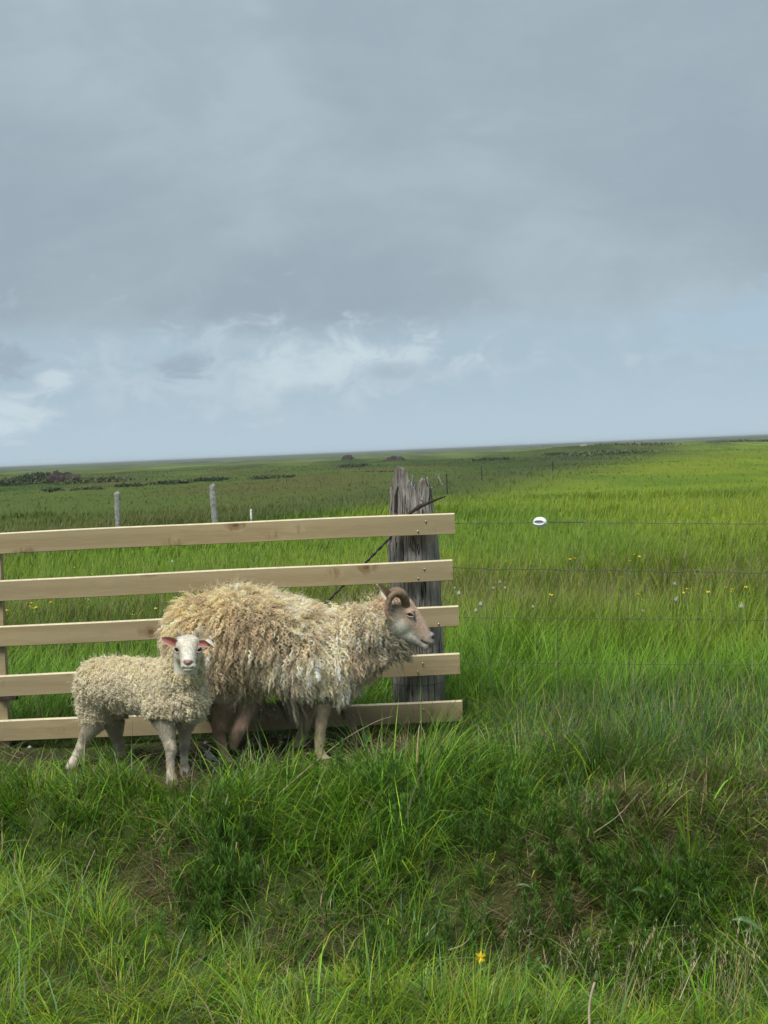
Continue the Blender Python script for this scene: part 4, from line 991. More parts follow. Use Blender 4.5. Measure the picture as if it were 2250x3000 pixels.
def ear(base, tip, width, curlv, inner, outer, parent, up):
    n, mm = 12, 7; V = []; base = np.asarray(base); tip = np.asarray(tip); ax = tip-base; s = np.cross(ax, up); s /= np.linalg.norm(s); nn = np.cross(s, ax); nn /= np.linalg.norm(nn)
    cols = []
    for side, off in ((0, 0.0), (1, -.0035)):
        for i in range(n+1):
            t = i/n; w = width*(math.sin(math.pi*min(1, .18+.82*t)**.9))**.6*(1 if t < .97 else .55)
            if i == n: w = width*.12
            for j in range(mm):
                x = (j/(mm-1)-.5)*2; cup = curlv*(abs(x)**2)*w*.8*(1-.4*t)
                V.append(base+ax*t+s*x*w*.5+nn*(cup+off+.006*math.sin(t*3.1))); cols.append(inner if (side == 0 and abs(x) < .85 and t < .93) else outer)
    F = []
    M_ = (n+1)*mm
    for sd_ in (0, 1):
        for i in range(n):
            for j in range(mm-1):
                a = sd_*M_+i*mm+j; f = (a, a+1, a+mm+1, a+mm); F.append(f if sd_ == 0 else f[::-1])
    for i in range(n):
        for j in (0, mm-1): F.append((i*mm+j, (i+1)*mm+j, M_+(i+1)*mm+j, M_+i*mm+j))
    for j in range(mm-1): F.append((n*mm+j, n*mm+j+1, M_+n*mm+j+1, M_+n*mm+j))
    o = fast_mesh('ear', np.array(V), np.array(F), None, M_HIDE, np.array(cols), True, parent); return o
def lumps(co, no, amp, sc, seed):
    k = (vn(co[:, 0]+co[:, 1]*.7, co[:, 2]+co[:, 1]*.5, sc, seed)-.5)+.6*(vn(co[:, 0]-co[:, 1]*.6, co[:, 2], sc*2.3, seed+1)-.5)
    return co+no*(amp*k)[:, None]
def hoof(p, d, r, parent, L=.045):
    """cloven hoof: two wedge toes"""
    d = np.array(d, float); d /= np.linalg.norm(d); s = np.cross(d, [0, 0, 1.0]); s /= np.linalg.norm(s)
    V = []; F = []
    for sg in (-1, 1):
        o = len(V); c = p+s*sg*r*.50
        for (f, w, h) in ((-.45, .95, 1.0), (.25, .9, .75), (.75, .6, .4), (1.0, .15, .12)):
            for (x, z) in ((-1, 0), (1, 0), (1, 1), (.5, 1.15), (-.5, 1.15), (-1, 1)):
                V.append(c+d*L*f*.55+s*x*w*r*.42+np.array([0, 0, z*h*.028]))
        for j in range(3):
            for k in range(6): F.append((o+j*6+k, o+j*6+(k+1) % 6, o+(j+1)*6+(k+1) % 6, o+(j+1)*6+k))
        F.append(tuple(o+k for k in range(6))); F.append(tuple(o+18+k for k in reversed(range(6))))
    return mesh_obj('hoof', V, F, M_HOOF, parent)
M_HOOF = mat_simple('hoof_horn', (.16, .125, .095), .55, .35, 60, .3)

# ---------------------------------------------------------------- ewe
YE = 6.03
ewe = empty('ewe', PZ(820, 2250, 0), 'shaggy cream ewe with curled brown horns walking right along the fence', 'sheep')
B = []
B += chain([(612, 1864, YE, 98, .19), (690, 1862, YE, 122, .215), (780, 1884, YE, 122, .22), (880, 1916, YE, 103, .20), (955, 1933, YE, 88, .17), (1010, 1924, YE, 74, .13)], .18)
B += eblob(575, 1875, YE, 58, 88, .15)
B += chain([(985, 1900, YE, 70, .13), (1060, 1858, YE, 56, .10), (1115, 1812, YE-.01, 45, .08), (1140, 1795, YE-.02, 42, .068)], .2)
B += chain([(1000, 1940, YE, 75, .12), (1050, 1930, YE, 55, .09), (1100, 1880, YE, 42, .07)], .2)
# head
YH = YE-.02
B += eblob(1158, 1798, YH, 42, 50, .068)+eblob(1172, 1825, YH, 42, 44, .066)+eblob(1186, 1795, YH, 34, 46, .060)+eblob(1150, 1835, YH, 30, 32, .055)
B += chain([(1190, 1805, YH, 40, .058), (1210, 1828, YH, 35, .046), (1230, 1850, YH, 28, .038), (1249, 1872, YH, 21, .034), (1255, 1879, YH, 19, .033)], .15)
B += chain([(1165, 1838, YH, 32, .052), (1200, 1862, YH, 24, .040), (1230, 1880, YH, 15, .030), (1249, 1893, YH, 11, .027)], .15)
B += eblob(1262, 1862, YH, 11, 11, .028)+eblob(1203, 1790, YH-.048, 13, 9, .016)+eblob(1203, 1790, YH+.048, 13, 9, .016)
# legs
YN, YF = YE-.11, YE+.12
B += chain([(625, 1960, YN+.02, 80, .10), (655, 2040, YN, 48, .07), (644, 2095, YN, 24), (640, 2135, YN, 17), (650, 2180, YN, 12.5), (658, 2220, YN, 13), (668, 2238, YN, 15)], .2)
B += chain([(700, 1980, YE, 75, .09), (732, 2040, YE-.06, 42, .06), (717, 2088, YE-.08, 24), (704, 2128, YE-.09, 19), (691, 2150, YE-.09, 18), (687, 2172, YE-.09, 12), (684, 2186, YE-.09, 8)], .2)
B += chain([(960, 1980, YN+.03, 66, .09), (950, 2050, YN, 27), (944, 2090, YN, 17), (939, 2135, YN, 13), (938, 2155, YN, 14.5), (935, 2190, YN, 10.5), (943, 2214, YN, 12.5), (956, 2230, YN, 14)], .2)
B += chain([(915, 1985, YF-.03, 60, .08), (905, 2055, YF, 25), (899, 2092, YF, 18), (889, 2140, YF, 14), (882, 2160, YF, 15), (871, 2195, YF, 11), (866, 2225, YF, 12.5)], .2)
ebody, co = fuse('body', B, .0052, 3, M_HIDE, ewe)
t_, _, no = surf(ebody)
px, py = topix(co)
fleece_w = ((px < 1135) & (py < 2060+12*np.sin(px*.05))).astype(float)*((px < 1100) | (py > 1745))
co2 = lumps(co, no, .035, 7, 111); co = co*(1-fleece_w)[:, None]+co2*fleece_w[:, None]
# sculpt: nostril, mouth, eye socket (both sides)
def dent(co, no, c, r, d): w = np.exp(-(((co-c)/np.asarray(r))**2).sum(1)); return co-no*(w*d)[:, None]
for sg in (-1, 1):
    co = dent(co, no, P(1270, 1869, YH+sg*.022), (.006, .012, .005), .009)
    co = dent(co, no, P(1202, 1800, YH+sg*.055), (.012, .02, .007), .006)
    co = dent(co, no, P(1216, 1816, YH+sg*.050), (.006, .02, .014), .005)
    for f in np.linspace(0, 1, 7):
        co = dent(co, no, P(1236+26*f, 1878+13*f+2*math.sin(f*6), YH+sg*.026), (.006, .03, .0035), .0035)
set_co(ebody, co)
# natural colours of hide and undercoat
cream = np.array([.50, .43, .30]); tan = np.array([.60, .46, .35]); palef = np.array([.70, .67, .60]); greym = np.array([.30, .28, .26]); pink = np.array([.50, .33, .25]); brownl = np.array([.24, .18, .13]); dirtl = np.array([.15, .105, .075])
px, py = topix(co); colr = np.tile(np.array([.34, .28, .20]), (len(co), 1))
head = (px > 1128)
hc = lerp(palef, tan, sstep(-(py-1790-(px-1150)*.9), -32, 26))           # tan along forehead and nose, pale cheeks
hc = lerp(hc, greym, sstep(px, 1244, 1268)); hc = lerp(hc, brownl, .75*np.exp(-((px-1155)/30)**2-((py-1775)/26)**2))
hc = lerp(hc, greym*.9, .6*np.exp(-((px-1205)/40)**2-((py-1885)/16)**2)); hc = lerp(hc, pink, .5*np.exp(-((px-1225)/16)**2-((py-1835)/18)**2))
hc = lerp(hc, np.array([.05, .035, .03]), np.exp(-((px-1270)/6.0)**2-((py-1869)/5.5)**2).clip(0, 1))
hc = lerp(hc, np.array([.055, .04, .035]), .95*np.exp(-((py-(1877+(px-1236)*.55))/2.6)**2)*((px > 1235) & (px < 1262)))
hc = lerp(hc, np.array([.06, .045, .035]), .9*np.exp(-((px-1202)/13)**2-((py-1800-(px-1202)*.15)/4.5)**2))
hc = lerp(hc, np.array([.08, .06, .05]), .9*np.exp(-((px-(1212+(py-1803)*.38))/3.0)**2)*((py > 1800) & (py < 1826)))
hc = lerp(hc, np.array([.62, .56, .50]), .6*np.exp(-((px-1218)/14)**2-((py-1828)/7)**2))
colr = np.where(head[:, None], hc, colr)
leg = (py > 2062); lc = lerp(brownl*1.5, np.array([.50, .41, .32]), sstep(px, 650, 900)); lc = lerp(lc, dirtl*2.4, .6*sstep(-px, -690, -640)); lc = lerp(lc, np.array([.55, .42, .32]), sstep(py, 2190, 2225)*.6)
lc = lerp(lc, np.array([.62, .47, .37]), np.exp(-((px-700)/22)**2-((py-2130)/40)**2))
lc = lc*(1.0+.5*vn(px/9, py/16, 1, 99))[:, None]*(1-.28*np.exp(-((py-2150)/14)**2))[:, None]
colr = np.where(leg[:, None], lc, colr); set_tint(ebody, colr)
# fleece of long crimped locks
def dens_e(c, n):
    x, y = topix(c); w = ((x < 1128)).astype(float)*(y < 1997+8*np.sin(x*.045))*np.where(x > 1085, (y > 1735), 1)
    return w*np.where(n[:, 1] > .35, .30, 1.0)
root, nn = sample(ebody, 17500, dens_e); x, y = topix(root)
# length: long on flanks and skirts, short on the upper neck
L = .065+.055*rng.random(len(x))**1.5+.012*sstep(y, 1960, 2050)-.045*sstep(x, 1020, 1110)+.04*np.exp(-((x-780)/40)**2-((y-2070)/40)**2)
L = L-.012*np.exp(-((y-1720)/60)**2); L = L+.03*np.exp(-((x-1110)/50)**2-((y-1910)/60)**2)
L = L+.035*sstep(vn(x/22, y*0, 1, 93), .45, .9)*sstep(y, 1930, 1985)-.02*sstep(y, 1930, 1985)
L = np.where((y > 2030) & (n_ := (nn[:, 2] < 0)), L*1.0, L)
td = np.zeros_like(root); td[:, 0] = -.55*sstep(-x, -760, -520)*sstep(-y, -1900, -1740)+.25*sstep(x, 900, 1000)*0
td[:, 2] += -.3*sstep(x, 1000, 1100)
wv = .0050+.002*rng.random()
pos = grow(root, nn, L+.012, 18, .74, .95, td, wave=.0056, freq=4.0, curl=.6, fib=7, spread=.0026, clumpk=.70, jitter=.50, ncl=2000, cl_pull=.45)
yel = np.array([.82, .71, .49]); gol = np.array([.80, .62, .35]); wht = np.array([.82, .74, .58]); drt = np.array([.64, .54, .39]); brn = np.array([.44, .325, .21])
top = sstep(-y, -1910, -1760); c = lerp(drt*1.2, yel, top)
c = lerp(c, gol*1.05, .75*np.exp(-((x-590)/90)**2-((y-1780)/75)**2)); c = lerp(c, wht*.98, .70*sstep(x, 740, 860)*(1-top)); c = lerp(c, wht*.78, .65*sstep(x, 1040, 1120))
c = lerp(c, brn, .75*np.exp(-((x-620)/85)**2-((y-2040)/75)**2)); c = lerp(c, brn*1.05, .75*np.exp(-((x-725)/85)**2-((y-1840)/60)**2))
c = lerp(c, brn, .5*sstep(vn(x/60, y/90, 1, 95), .62, .85)); c = lerp(c, wht*1.05, .45*sstep(vn(x/45, y/45, 1, 96), .6, .9))
c = lerp(c, brn*.85, .6*sstep(vn(x/9+y/60, y/55, 1, 97), .66, .86)*sstep(y, 1740, 1800)); c = lerp(c, wht*1.08, .5*sstep(vn(x/8-y/70, y/50, 1, 98), .62, .85))
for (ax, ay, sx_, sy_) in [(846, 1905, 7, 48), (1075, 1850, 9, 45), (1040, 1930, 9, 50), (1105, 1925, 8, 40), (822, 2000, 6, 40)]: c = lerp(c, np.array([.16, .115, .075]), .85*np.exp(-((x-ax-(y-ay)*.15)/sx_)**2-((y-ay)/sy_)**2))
c = lerp(c, np.array([.52, .31, .17]), .8*np.exp(-((x-1112)/22)**2-((y-1765)/22)**2))
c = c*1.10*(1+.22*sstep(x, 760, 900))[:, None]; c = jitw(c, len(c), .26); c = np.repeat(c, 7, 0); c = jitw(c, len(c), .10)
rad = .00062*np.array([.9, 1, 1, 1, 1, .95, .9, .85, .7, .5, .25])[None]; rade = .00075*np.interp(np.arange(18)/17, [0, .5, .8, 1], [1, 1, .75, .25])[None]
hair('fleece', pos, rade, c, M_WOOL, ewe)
root, nn = sample(ebody, 6000, dens_e); x, y = topix(root)
pos = grow(root, nn, .085+.04*rng.random(len(x)), 16, 1.15, .8, None, wave=.006, freq=3.5, curl=.8, fib=1, spread=.001, clumpk=0, jitter=.75)
c = lerp(wht*.85, yel*1.05, sstep(-y, -1880, -1755)); hair('frizz', pos, .00050*np.interp(np.arange(16)/15, [0, .8, 1], [1, .8, .3])[None], jitw(c, len(c), .15), M_WOOL, ewe)
# dense undercoat of fine crinkled wool closes the gaps
root, nn = sample(ebody, 26000, dens_e); x, y = topix(root)
pos = grow(root, nn, .035+.015*rng.random(len(x)), 6, 1.0, .7, None, wave=.003, freq=2.0, curl=1, fib=2, spread=.003, clumpk=.3, jitter=.5)
c = lerp(drt*1.15, yel*.95, sstep(-y, -1860, -1740)); c = lerp(c, brn*1.1, .6*np.exp(-((x-640)/90)**2-((y-2030)/90)**2)); c = lerp(c, wht*.7, .4*sstep(x, 760, 900)); c = np.repeat(jitw(c, len(c), .2), 2, 0)
hair('undercoat', pos, .0011*np.array([1, 1, 1, .9, .7, .3])[None], c, M_WOOL, ewe)
# matted ropes of wool hanging from neck, belly and thighs
def hang(pts, N, spread, L0, colr_, fib=10, down=1.0, wave=.004):
    """pts: (px,py,Y) anchors"""
    pr = []; 
    for _ in range(N):
        a = pts[rng.integers(len(pts))]; p = P(*a)+rng.normal(0, 1, 3)*np.array([spread, spread*.8, spread*.6]); pr.append(p)
    pr = np.array(pr); nn = norm(rng.normal(0, .3, (N, 3))+np.array([.1, -.5, -.6])); LL = L0*(.6+.7*rng.random(N))
    q_ = grow(pr, nn, LL, 11, .25, 1.0, None, wave=wave, freq=3.0, curl=.6, fib=fib, spread=.004, clumpk=.8, jitter=.10, ncl=max(2, N//7), cl_pull=.6)
    c = np.repeat(jitw(np.tile(np.array(colr_), (N, 1)), N, .2), fib, 0); return q_, c
HP = []; HC = []
for a in [([(1085, 1880, YN+.04), (1110, 1870, YN+.05), (1130, 1860, YN+.05), (1140, 1885, YE-.05)], 170, .020, .125, wht*.8),
          ([(1150, 1880, YE-.04), (1160, 1900, YE-.03)], 45, .012, .115, wht*.85), ([(1060, 1900, YN+.03), (1030, 1930, YN)], 90, .022, .13, wht*.8),
          ([(830, 2020, YN-.04), (850, 2030, YN-.03)], 30, .010, .15, wht*.75), ([(775, 2060, YE), (752, 2055, YE)], 40, .012, .09, wht*.7),
          ([(988, 2040, YE+.02), (995, 2045, YE+.03)], 30, .006, .20, drt*.8), ([(818, 2060, YE+.03)], 16, .006, .16, wht*.6),  # thin ropes added to stand in for dark leg shapes behind the ewe
          ([(610, 2030, YN-.03), (585, 2020, YN), (640, 2035, YN-.02)], 36, .018, .09, brn), ([(615, 2090, YN+.02), (628, 2100, YN+.01)], 16, .010, .07, brn*.7),
          ([(1010, 2000, YN-.02), (1030, 2010, YN)], 46, .014, .12, wht*.95), ([(740, 2040, YN), (760, 2040, YN)], 20, .012, .07, drt)]:
    q_, c = hang(a[0], a[1], a[2], a[3], np.array(a[4])*.80); HP.append(q_); HC.append(c)
hair('hanging_locks', np.concatenate(HP), rad*1.05, np.concatenate(HC), M_WOOL, ewe)
# short hair of face and legs
def fuzz(o, N, dens, length, parent, colf, tipv):
    root, nn = sample(o, N, dens); x, y = topix(root); K = 4; pos = np.zeros((N, K, 3)); p = root.copy(); pos[:, 0] = p
    rd = rng.normal(0, .25, (N, 3)); Ls = length*(.6+.6*rng.random(N))*np.where(y > 2050, 1.7, 1)
    for k in range(1, K):
        d = norm(nn*(.55-.15*k)+tipv(root)*.8+rd); p = p+d*(Ls/(K-1))[:, None]; pos[:, k] = p
    return hair('short_hair', pos, .00042*np.array([1, .9, .7, .2])[None], jitw(colf(root, x, y), N, .12), M_FUZZ, parent)
from mathutils import kdtree
def colour_lookup(o, cols):
    t, cv, _ = surf(o); kd = kdtree.KDTree(len(cv))
    for i, v in enumerate(cv): kd.insert(v, i)
    kd.balance(); return lambda r, x, y: np.array([cols[kd.find(p)[1]] for p in r])*1.08
tv = lambda r: np.where((topix(r)[0] > 1128)[:, None], np.array([-.7, 0, .55]), np.array([-.1, -.1, -1.0]))
fz = fuzz(ebody, 26000, lambda c, n: ((topix(c)[0] > 1122) | (topix(c)[1] > 2060)).astype(float)*(n[:, 1] < .5)*(1-.95*np.exp(-((topix(c)[0]-1205)/15)**2-((topix(c)[1]-1803)/10)**2))*(1-.9*(topix(c)[0] > 1262)), .007, ewe, colour_lookup(ebody, colr), tv)
# eyes, ears, horns, hooves
def eye(c, r, parent, lidc, sg=-1, flatx=1.0):
    o = fast_mesh('eye', ball(c, (r*flatx, r*.8, r)), None, ICO_F, M_EYE, None, True, parent); return o
for sg in (-1, 1):
    eye(P(1202, 1801, YH+sg*.051), .0095, ewe, None, sg)
    for (yy, rr) in ((1794.5, .0048), (1806, .003)):
        lid = smoothpath([P(1188, 1799, YH+sg*.055), P(1196, yy, YH+sg*.0605), P(1206, yy+1, YH+sg*.0605), P(1215, 1806, YH+sg*.054)], 10)
        V, F = tube(lid, rr*np.array([.4, .8, 1, 1, 1, 1, 1, 1, .8, .4]), 7); o = fast_mesh('eyelid', np.array(V), None, np.array([t for f in F for t in ([f[:3], (f[0], f[2], f[3])] if len(f) == 4 else [f])]), M_HIDE, np.tile(tan*.7, (len(V), 1)), True, ewe)
def horn(ctr, rads, parent):
    n = 60; cp = smoothpath(ctr, n); rp = smoothpath(np.array(rads)[:, None], n)[:, 0]
    rp = rp*(1+.05*np.sin(np.arange(n)*1.25)); V, F = tube(cp, rp, 16, 0, .9)
    V = np.array(V); tt = np.concatenate([np.repeat(np.linspace(0, 1, n), 16), [0, 1]])
    c = vcol([(0, (.20, .125, .075)), (.4, (.22, .155, .10)), (.65, (.33, .225, .15)), (.85, (.45, .28, .19)), (1, (.36, .20, .13))], tt)
    return fast_mesh('horn', V, None, np.array([t for f in F for t in ([f[:3], (f[0], f[2], f[3])] if len(f) == 4 else [f])]), M_HORN, c, True, parent)
hpts = [(1189, 1778, -.035), (1186, 1757, -.055), (1176, 1743, -.075), (1160, 1739, -.090), (1145, 1749, -.098), (1137, 1770, -.100), (1135, 1792, -.099), (1141, 1809, -.097), (1151, 1818, -.098), (1160, 1824, -.100)]
hr = [.020, .0195, .0185, .0168, .015, .013, .0108, .0085, .0055, .002]
for sg in (1, -1):
    horn([P(a+(0 if sg == 1 else -3), b_-(0 if sg == 1 else 9), YH+sg*dy) for a, b_, dy in hpts], hr, ewe)
ear(P(1142, 1762, YH-.062), P(1104, 1712, YH-.13), .034, .9, (.42, .27, .20), (.50, .42, .32), ewe, np.array([.6, -.8, .3]))
ear(P(1142, 1762, YH+.062), P(1118, 1722, YH+.14), .034, .9, (.42, .27, .20), (.50, .42, .32), ewe, np.array([-.6, .8, .3]))
hoof(P(680, 2252, YN), (1, -.3, 0), .020, ewe); hoof(P(968, 2243, YN), (1, -.25, 0), .020, ewe); hoof(P(868, 2236, YF), (1, 0, 0), .019, ewe); hoof(P(684, 2193, YE-.09), (-.3, 0, -1), .014, ewe, .03)

# ---------------------------------------------------------------- lamb
lamb = empty('lamb', PZ(400, 2290, 0), 'small white curly lamb facing the camera in front of the ewe', 'sheep')
B = []
B += chain([(295, 2004, 5.95, 64, .095), (350, 2004, 5.89, 68, .105), (420, 2010, 5.80, 68, .105), (480, 2015, 5.70, 68, .10), (530, 2020, 5.62, 62, .09)], .18)
B += eblob(268, 2015, 5.96, 38, 60, .08)+eblob(540, 2050, 5.60, 56, 58, .08)
B += chain([(520, 2000, 5.62, 58, .085), (540, 1965, 5.575, 48, .07), (550, 1925, 5.55, 38, .055)], .2)
LB_ = []
LB_ += eblob(550, 1889, 5.515, 36, 27, .062)+eblob(532, 1878, 5.505, 14, 14, .03)+eblob(568, 1878, 5.505, 14, 14, .03)
LB_ += eblob(529, 1915, 5.505, 18, 28, .045)+eblob(572, 1915, 5.505, 18, 28, .045)+eblob(551, 1912, 5.485, 27, 36, .050)
LB_ += chain([(551, 1905, 5.465, 25, .035), (551, 1925, 5.435, 22, .034), (551, 1945, 5.405, 18.5, .028), (552, 1953, 5.400, 17.5, .024)], .15)
LB_ += eblob(551, 1939, 5.388, 14, 8, .018)+eblob(552, 1962, 5.405, 12.5, 8.5, .018)+eblob(540, 1950, 5.395, 9.5, 9, .016)+eblob(563, 1950, 5.395, 9.5, 9, .016)
B += LB_
B += chain([(290, 2060, 5.97, 58, .075), (280, 2110, 5.95, 34), (260, 2140, 5.95, 22), (243, 2175, 5.97, 15), (228, 2205, 5.95, 12.5), (212, 2235, 5.93, 12), (203, 2252, 5.93, 13)], .2)
B += chain([(320, 2070, 6.08, 48, .06), (335, 2120, 6.10, 28), (340, 2155, 6.12, 17), (352, 2190, 6.12, 13), (356, 2222, 6.12, 13)], .2)
B += chain([(480, 2080, 5.60, 48, .06), (488, 2130, 5.58, 27), (494, 2165, 5.57, 17), (501, 2193, 5.56, 15.5), (499, 2222, 5.56, 10.5), (499, 2255, 5.56, 10), (502, 2278, 5.55, 14), (504, 2292, 5.54, 15)], .2)
B += chain([(545, 2095, 5.66, 36, .05), (542, 2140, 5.68, 19), (541, 2175, 5.69, 14), (539, 2205, 5.70, 10.5), (540, 2235, 5.70, 10), (543, 2256, 5.70, 14.5), (546, 2266, 5.69, 14.5)], .2)
lbody, co = fuse('body', B, .0040, 3, M_HIDE, lamb)
t_, _, no = surf(lbody)
px, py = topix(co)
# nostrils, mouth, eye sockets
for sg in (-1, 1):
    co = dent(co, no, P(551+sg*8.5, 1940, 5.372), (.0035, .012, .0030), .006)
    co = dent(co, no, P(551+sg*33, 1903, 5.455), (.008, .03, .006), .006)
for f in np.linspace(-1, 1, 11): co = dent(co, no, P(551+13*f, 1959-3*abs(f)**2, 5.385), (.003, .02, .0022), .0035)
for f in np.linspace(0, 1, 4): co = dent(co, no, P(551, 1947+9*f, 5.375), (.0018, .02, .003), .0030)
set_co(lbody, co)
px, py = topix(co); colr = np.tile(np.array([.30, .26, .185]), (len(co), 1))
face = (np.abs(px-551) < 44) & (py < 1976) & (co[:, 1] < 5.56)
fw = np.array([.72, .68, .59]); fp = np.array([.58, .50, .43]); fcw = np.array([.78, .77, .72])
hc = lerp(fw, fp, .45*np.exp(-((np.abs(px-551)-22)/10)**2-((py-1918)/16)**2)); hc = lerp(hc, fcw, .8*np.exp(-((px-551)/16)**2-((py-1930)/14)**2))
hc = lerp(hc, np.array([.36, .22, .19]), .95*sstep(-(((px-551)/15)**2+((py-1940)/8.5)**2), -1.25, -.75)*(co[:, 1] < 5.42))
hc = lerp(hc, np.array([.07, .045, .04]), .9*np.exp(-((np.abs(px-551)-9)/3.2)**2-((py-1940)/3.6)**2)*(co[:, 1] < 5.42))
hc = lerp(hc, np.array([.15, .10, .09]), .85*np.exp(-((py-(1959-3*((px-551)/13)**2))/2.4)**2)*(np.abs(px-551) < 15)*(co[:, 1] < 5.42))
hc = lerp(hc, np.array([.28, .20, .18]), .7*np.exp(-((px-551)/2.2)**2)*((py > 1945) & (py < 1960)))
hc = lerp(hc, np.array([.09, .065, .055]), .9*np.exp(-((np.abs(px-551)-33)/6.5)**2-((py-1903)/5.5)**2))
hc = lerp(hc, np.array([.16, .12, .105]), .75*np.exp(-((np.abs(px-551)-(29-(py-1908)*.4))/2.6)**2)*((py > 1904) & (py < 1917)))
colr = np.where(face[:, None], hc, colr)
leg = (py > 2112); lc = lerp(np.array([.56, .50, .41]), np.array([.72, .66, .56]), sstep(py, 2150, 2230)); lc = lerp(lc, np.array([.44, .37, .29]), .6*sstep(vn(px/9, py/14, 1, 121), .45, .8)); lc = lc*(1-.22*np.exp(-((py-2196)/10)**2))[:, None]
colr = np.where(leg[:, None] & ~face[:, None], lc, colr); set_tint(lbody, colr)
def dens_l(c, n):
    x, y = topix(c); fc = (np.abs(x-551) < 42) & (y < 1975) & (c[:, 1] < 5.545); limb = np.where(x < 330, 2114, 2098)
    return (~fc).astype(float)*(y < limb)*(y > 1868)*np.where(n[:, 1] > .4, .35, 1.0)
root, nn = sample(lbody, 12000, dens_l); x, y = topix(root)
# keep wool clear of the face
L = .025+.012*rng.random(len(x))+.016*np.exp(-((x-560)/60)**2-((y-2060)/60)**2)-.014*sstep(y, 2080, 2120)-.012*np.exp(-((x-551)/50)**2-((y-1885)/40)**2)
pos = grow(root, nn, L, 14, 1.0, .75, None, wave=.0036, freq=2.6, curl=1.0, fib=7, spread=.0024, clumpk=.7, jitter=.40, ncl=4200, cl_pull=.7)
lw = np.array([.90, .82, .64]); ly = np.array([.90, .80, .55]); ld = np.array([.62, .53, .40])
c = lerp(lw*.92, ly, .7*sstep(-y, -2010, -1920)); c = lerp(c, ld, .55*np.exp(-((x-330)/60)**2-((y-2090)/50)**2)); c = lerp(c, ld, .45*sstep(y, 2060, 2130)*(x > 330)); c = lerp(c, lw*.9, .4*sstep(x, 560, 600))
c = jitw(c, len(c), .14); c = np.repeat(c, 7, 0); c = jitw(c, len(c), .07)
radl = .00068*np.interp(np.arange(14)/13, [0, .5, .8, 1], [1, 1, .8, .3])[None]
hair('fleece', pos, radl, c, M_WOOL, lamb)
root, nn = sample(lbody, 2500, dens_l)
pos = grow(root, nn, .04+.025*rng.random(len(root)), 14, 1.2, .5, None, wave=.004, freq=2.5, curl=1, fib=1, spread=.001, clumpk=0, jitter=.75)
hair('frizz', pos, .00042*np.interp(np.arange(14)/13, [0, .8, 1], [1, .8, .3])[None], jitw(np.tile(lw, (len(root), 1)), len(root), .1), M_WOOL, lamb)
root, nn = sample(lbody, 16000, dens_l); x, y = topix(root)
pos = grow(root, nn, .014+.008*rng.random(len(x)), 6, 1.0, .5, None, wave=.002, freq=1.5, curl=1, fib=2, spread=.002, clumpk=.3, jitter=.5)
hair('undercoat', pos, .0009*np.array([1, 1, 1, .9, .7, .3])[None], np.repeat(jitw(lerp(ld*1.1, ly*.8, sstep(-y, -2050, -1930)), len(x), .15), 2, 0), M_WOOL, lamb)
tvl = lambda r: np.where(((topix(r)[1] < 1976))[:, None], np.array([0, .3, .6])+np.stack([(topix(r)[0]-551)/40, np.zeros(len(r)), np.zeros(len(r))], -1), np.array([0, -.1, -1.0]))
def dens_f(c, n):
    x, y = topix(c); fc = (np.abs(x-551) < 44) & (y < 1976) & (c[:, 1] < 5.56)
    w = (fc | (y > 2108)).astype(float)*(n[:, 1] < .5)
    w = w*(1-.97*np.exp(-((np.abs(x-551)-33)/9)**2-((y-1903)/7)**2)); w = w*(1-.97*(np.exp(-((x-551)/14)**2-((y-1942)/11)**2) > .4)); w = w*(1-.9*(np.exp(-((x-551)/15)**2-((y-1958)/6)**2) > .4)); return w
fuzz(lbody, 20000, dens_f, .006, lamb, colour_lookup(lbody, colr), tvl)
for sg in (-1, 1):
    eye(P(551+sg*33, 1903, 5.468), .0095, lamb, None, sg, .85)
    for yy in (1896.5, 1910):
        lid = smoothpath([P(551+sg*41, 1902, 5.478), P(551+sg*36, yy, 5.458), P(551+sg*30, yy+1, 5.452), P(551+sg*25, 1909, 5.455)], 8)
        V, F = tube(lid, .0026*np.array([.5, .9, 1, 1, 1, 1, .9, .5]), 6); fast_mesh('eyelid', np.array(V), None, np.array([t for f in F for t in ([f[:3], (f[0], f[2], f[3])] if len(f) == 4 else [f])]), M_HIDE, np.tile(fp*.75, (len(V), 1)), True, lamb)
EP = (.33, .13, .105); EO = (.62, .57, .48)
ear(P(520, 1889, 5.495), P(471, 1871, 5.49), .036, .8, EP, EO, lamb, np.array([-.1, -.9, .35]))
ear(P(583, 1887, 5.490), P(620, 1890, 5.485), .034, .8, EP, EO, lamb, np.array([.1, -.9, .35]))
# drooping outer half of the folded ear
ear(P(603, 1874, 5.470), P(631, 1898, 5.465), .014, .5, EO, EO, lamb, np.array([.3, -.8, .5]))
hoof(P(506, 2302, 5.53), (.15, -1, 0), .021, lamb, .05); hoof(P(548, 2276, 5.68), (.15, -1, 0), .020, lamb, .05); hoof(P(200, 2262, 5.92), (-.4, -1, 0), .018, lamb); hoof(P(357, 2234, 6.11), (.1, -1, 0), .018, lamb)
# horn buds under tufts of wool on the lamb's crown
for (bx, tx, ty) in ((529, 520, 1848), (573, 580, 1846)):
    V, F = tube(smoothpath([P(bx, 1868, 5.51), P((bx+tx)/2+(2 if bx > 551 else -2), 1858, 5.515), P(tx, ty+6, 5.52)], 8), np.linspace(.008, .003, 8), 8); mesh_obj('horn_bud', V, F, M_HOOF, lamb, True)
q_, c = hang([(575, 1872, 5.53), (584, 1866, 5.54)], 30, .008, .024, lw*.75, 5); q2, c2 = hang([(527, 1870, 5.53)], 7, .006, .022, lw*.8, 5)
q_[..., 2] = 2*q_[:, :1, 2]-q_[..., 2]; q2[..., 2] = 2*q2[:, :1, 2]-q2[..., 2]
hair('crown_tuft', np.concatenate([q_, q2]), rad*.9, np.concatenate([c, c2]), M_WOOL, lamb)
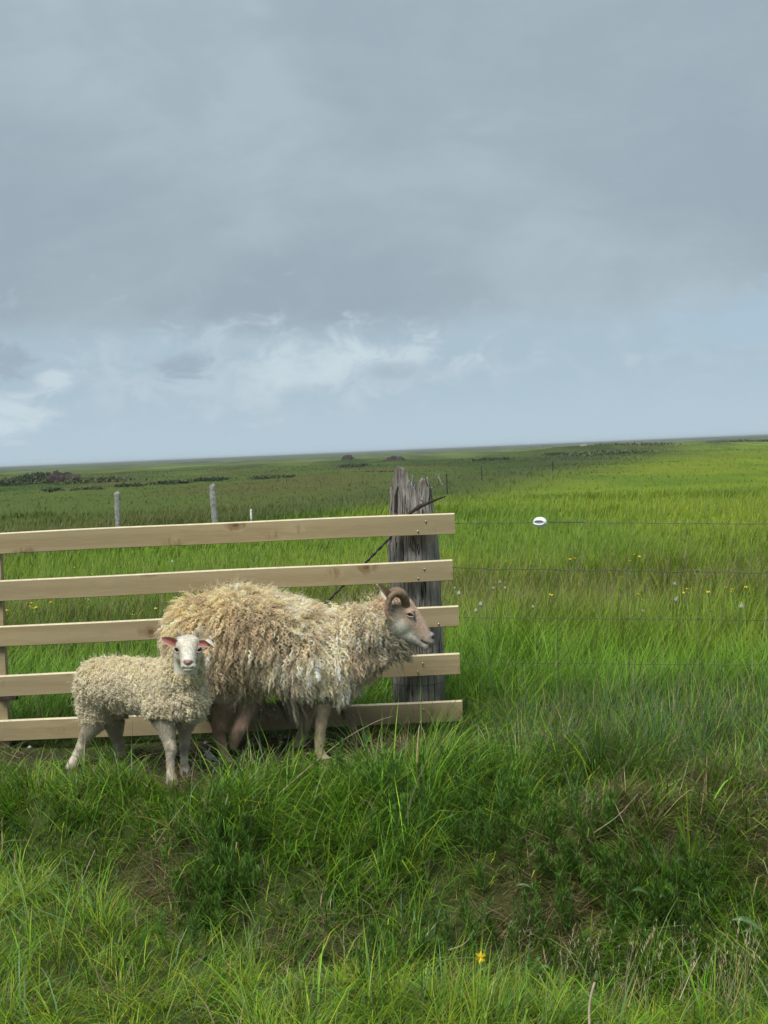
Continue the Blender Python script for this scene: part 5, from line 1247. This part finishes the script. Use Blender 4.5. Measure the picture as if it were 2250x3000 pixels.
# scraps of shed wool by the ewe's hind foot
pr = np.array([P(px_, py_, 5.75)+rng.normal(0, .008, 3) for px_, py_ in [(608, 2208), (622, 2222), (628, 2236), (615, 2215)] for _ in range(5)]); pr[:, 2] = pr[:, 2]
e = empty('wool_scrap', pr[0], 'white scraps of shed wool in the mud between lamb and ewe', 'wool')
pos = grow(pr, norm(rng.normal(0, 1, (len(pr), 3))), np.full(len(pr), .03), 8, 1, .1, None, .003, 2, 1, 8, .003, .5, .6)
hair('wool_tuft', pos, .0006, np.tile(np.array([.7, .68, .62]), (len(pos), 1)), M_WOOL, e)
# crumbs of soil and small stones in the trodden patch
n = 900; x = rng.normal(-.6, .75, n); y = rng.normal(6.0, .26, n); k = rng.random(n) < mud_shade_amt(x, y); x, y = x[k], y[k]; n = len(x); z = H(x, y); s = .004+.012*rng.random(n)**2
oc = np.array([(1, 0, 0), (0, 1, 0), (-1, 0, 0), (0, -1, 0), (0, 0, .7), (0, 0, -.7)]); of = np.array([(0, 1, 4), (1, 2, 4), (2, 3, 4), (3, 0, 4), (1, 0, 5), (2, 1, 5), (3, 2, 5), (0, 3, 5)])
V = (oc[None]*s[:, None, None]*(.7+.6*rng.random((n, 6, 1)))+np.stack([x, y, z+.003], -1)[:, None]).reshape(-1, 3); F = (of[None]+6*np.arange(n)[:, None, None]).reshape(-1, 3)
cc_ = np.repeat(jitw(np.where(rng.random((n, 1)) < .12, np.array([[.25, .24, .22]]), C_SOIL[None]), n, .3), 6, 0)
o = fast_mesh('soil_crumbs', V, None, F, M_HIDE, cc_); tag(o, 'dark soil crumbs and small stones trodden bare under the fence', 'soil', kind='stuff')
# ---------------------------------------------------------------- the air over the plain
def make_haze():
    V = []; s = 9800
    for z in (-2.0, 2.6):
        for (x, y) in ((-s, -s), (s, -s), (s, s), (-s, s)): V.append((x, y, z))
    o = mesh_obj('haze', V, [(3, 2, 1, 0), (4, 5, 6, 7), (0, 1, 5, 4), (1, 2, 6, 5), (2, 3, 7, 6), (3, 0, 4, 7)]); tag(o, kind='stuff')
    mt = bpy.data.materials.new('thin_haze'); mt.use_nodes = True; mt.node_tree.nodes.clear(); b = NB(mt.node_tree)
    pv_ = b.n('ShaderNodeVolumePrincipled'); pv_.inputs['Color'].default_value = (.80, .88, .96, 1); pv_.inputs['Density'].default_value = .00045; pv_.inputs['Anisotropy'].default_value = 0
    oo = b.n('ShaderNodeOutputMaterial'); b.lk(pv_.outputs[0], oo.inputs['Volume']); o.data.materials.append(mt)
make_haze()
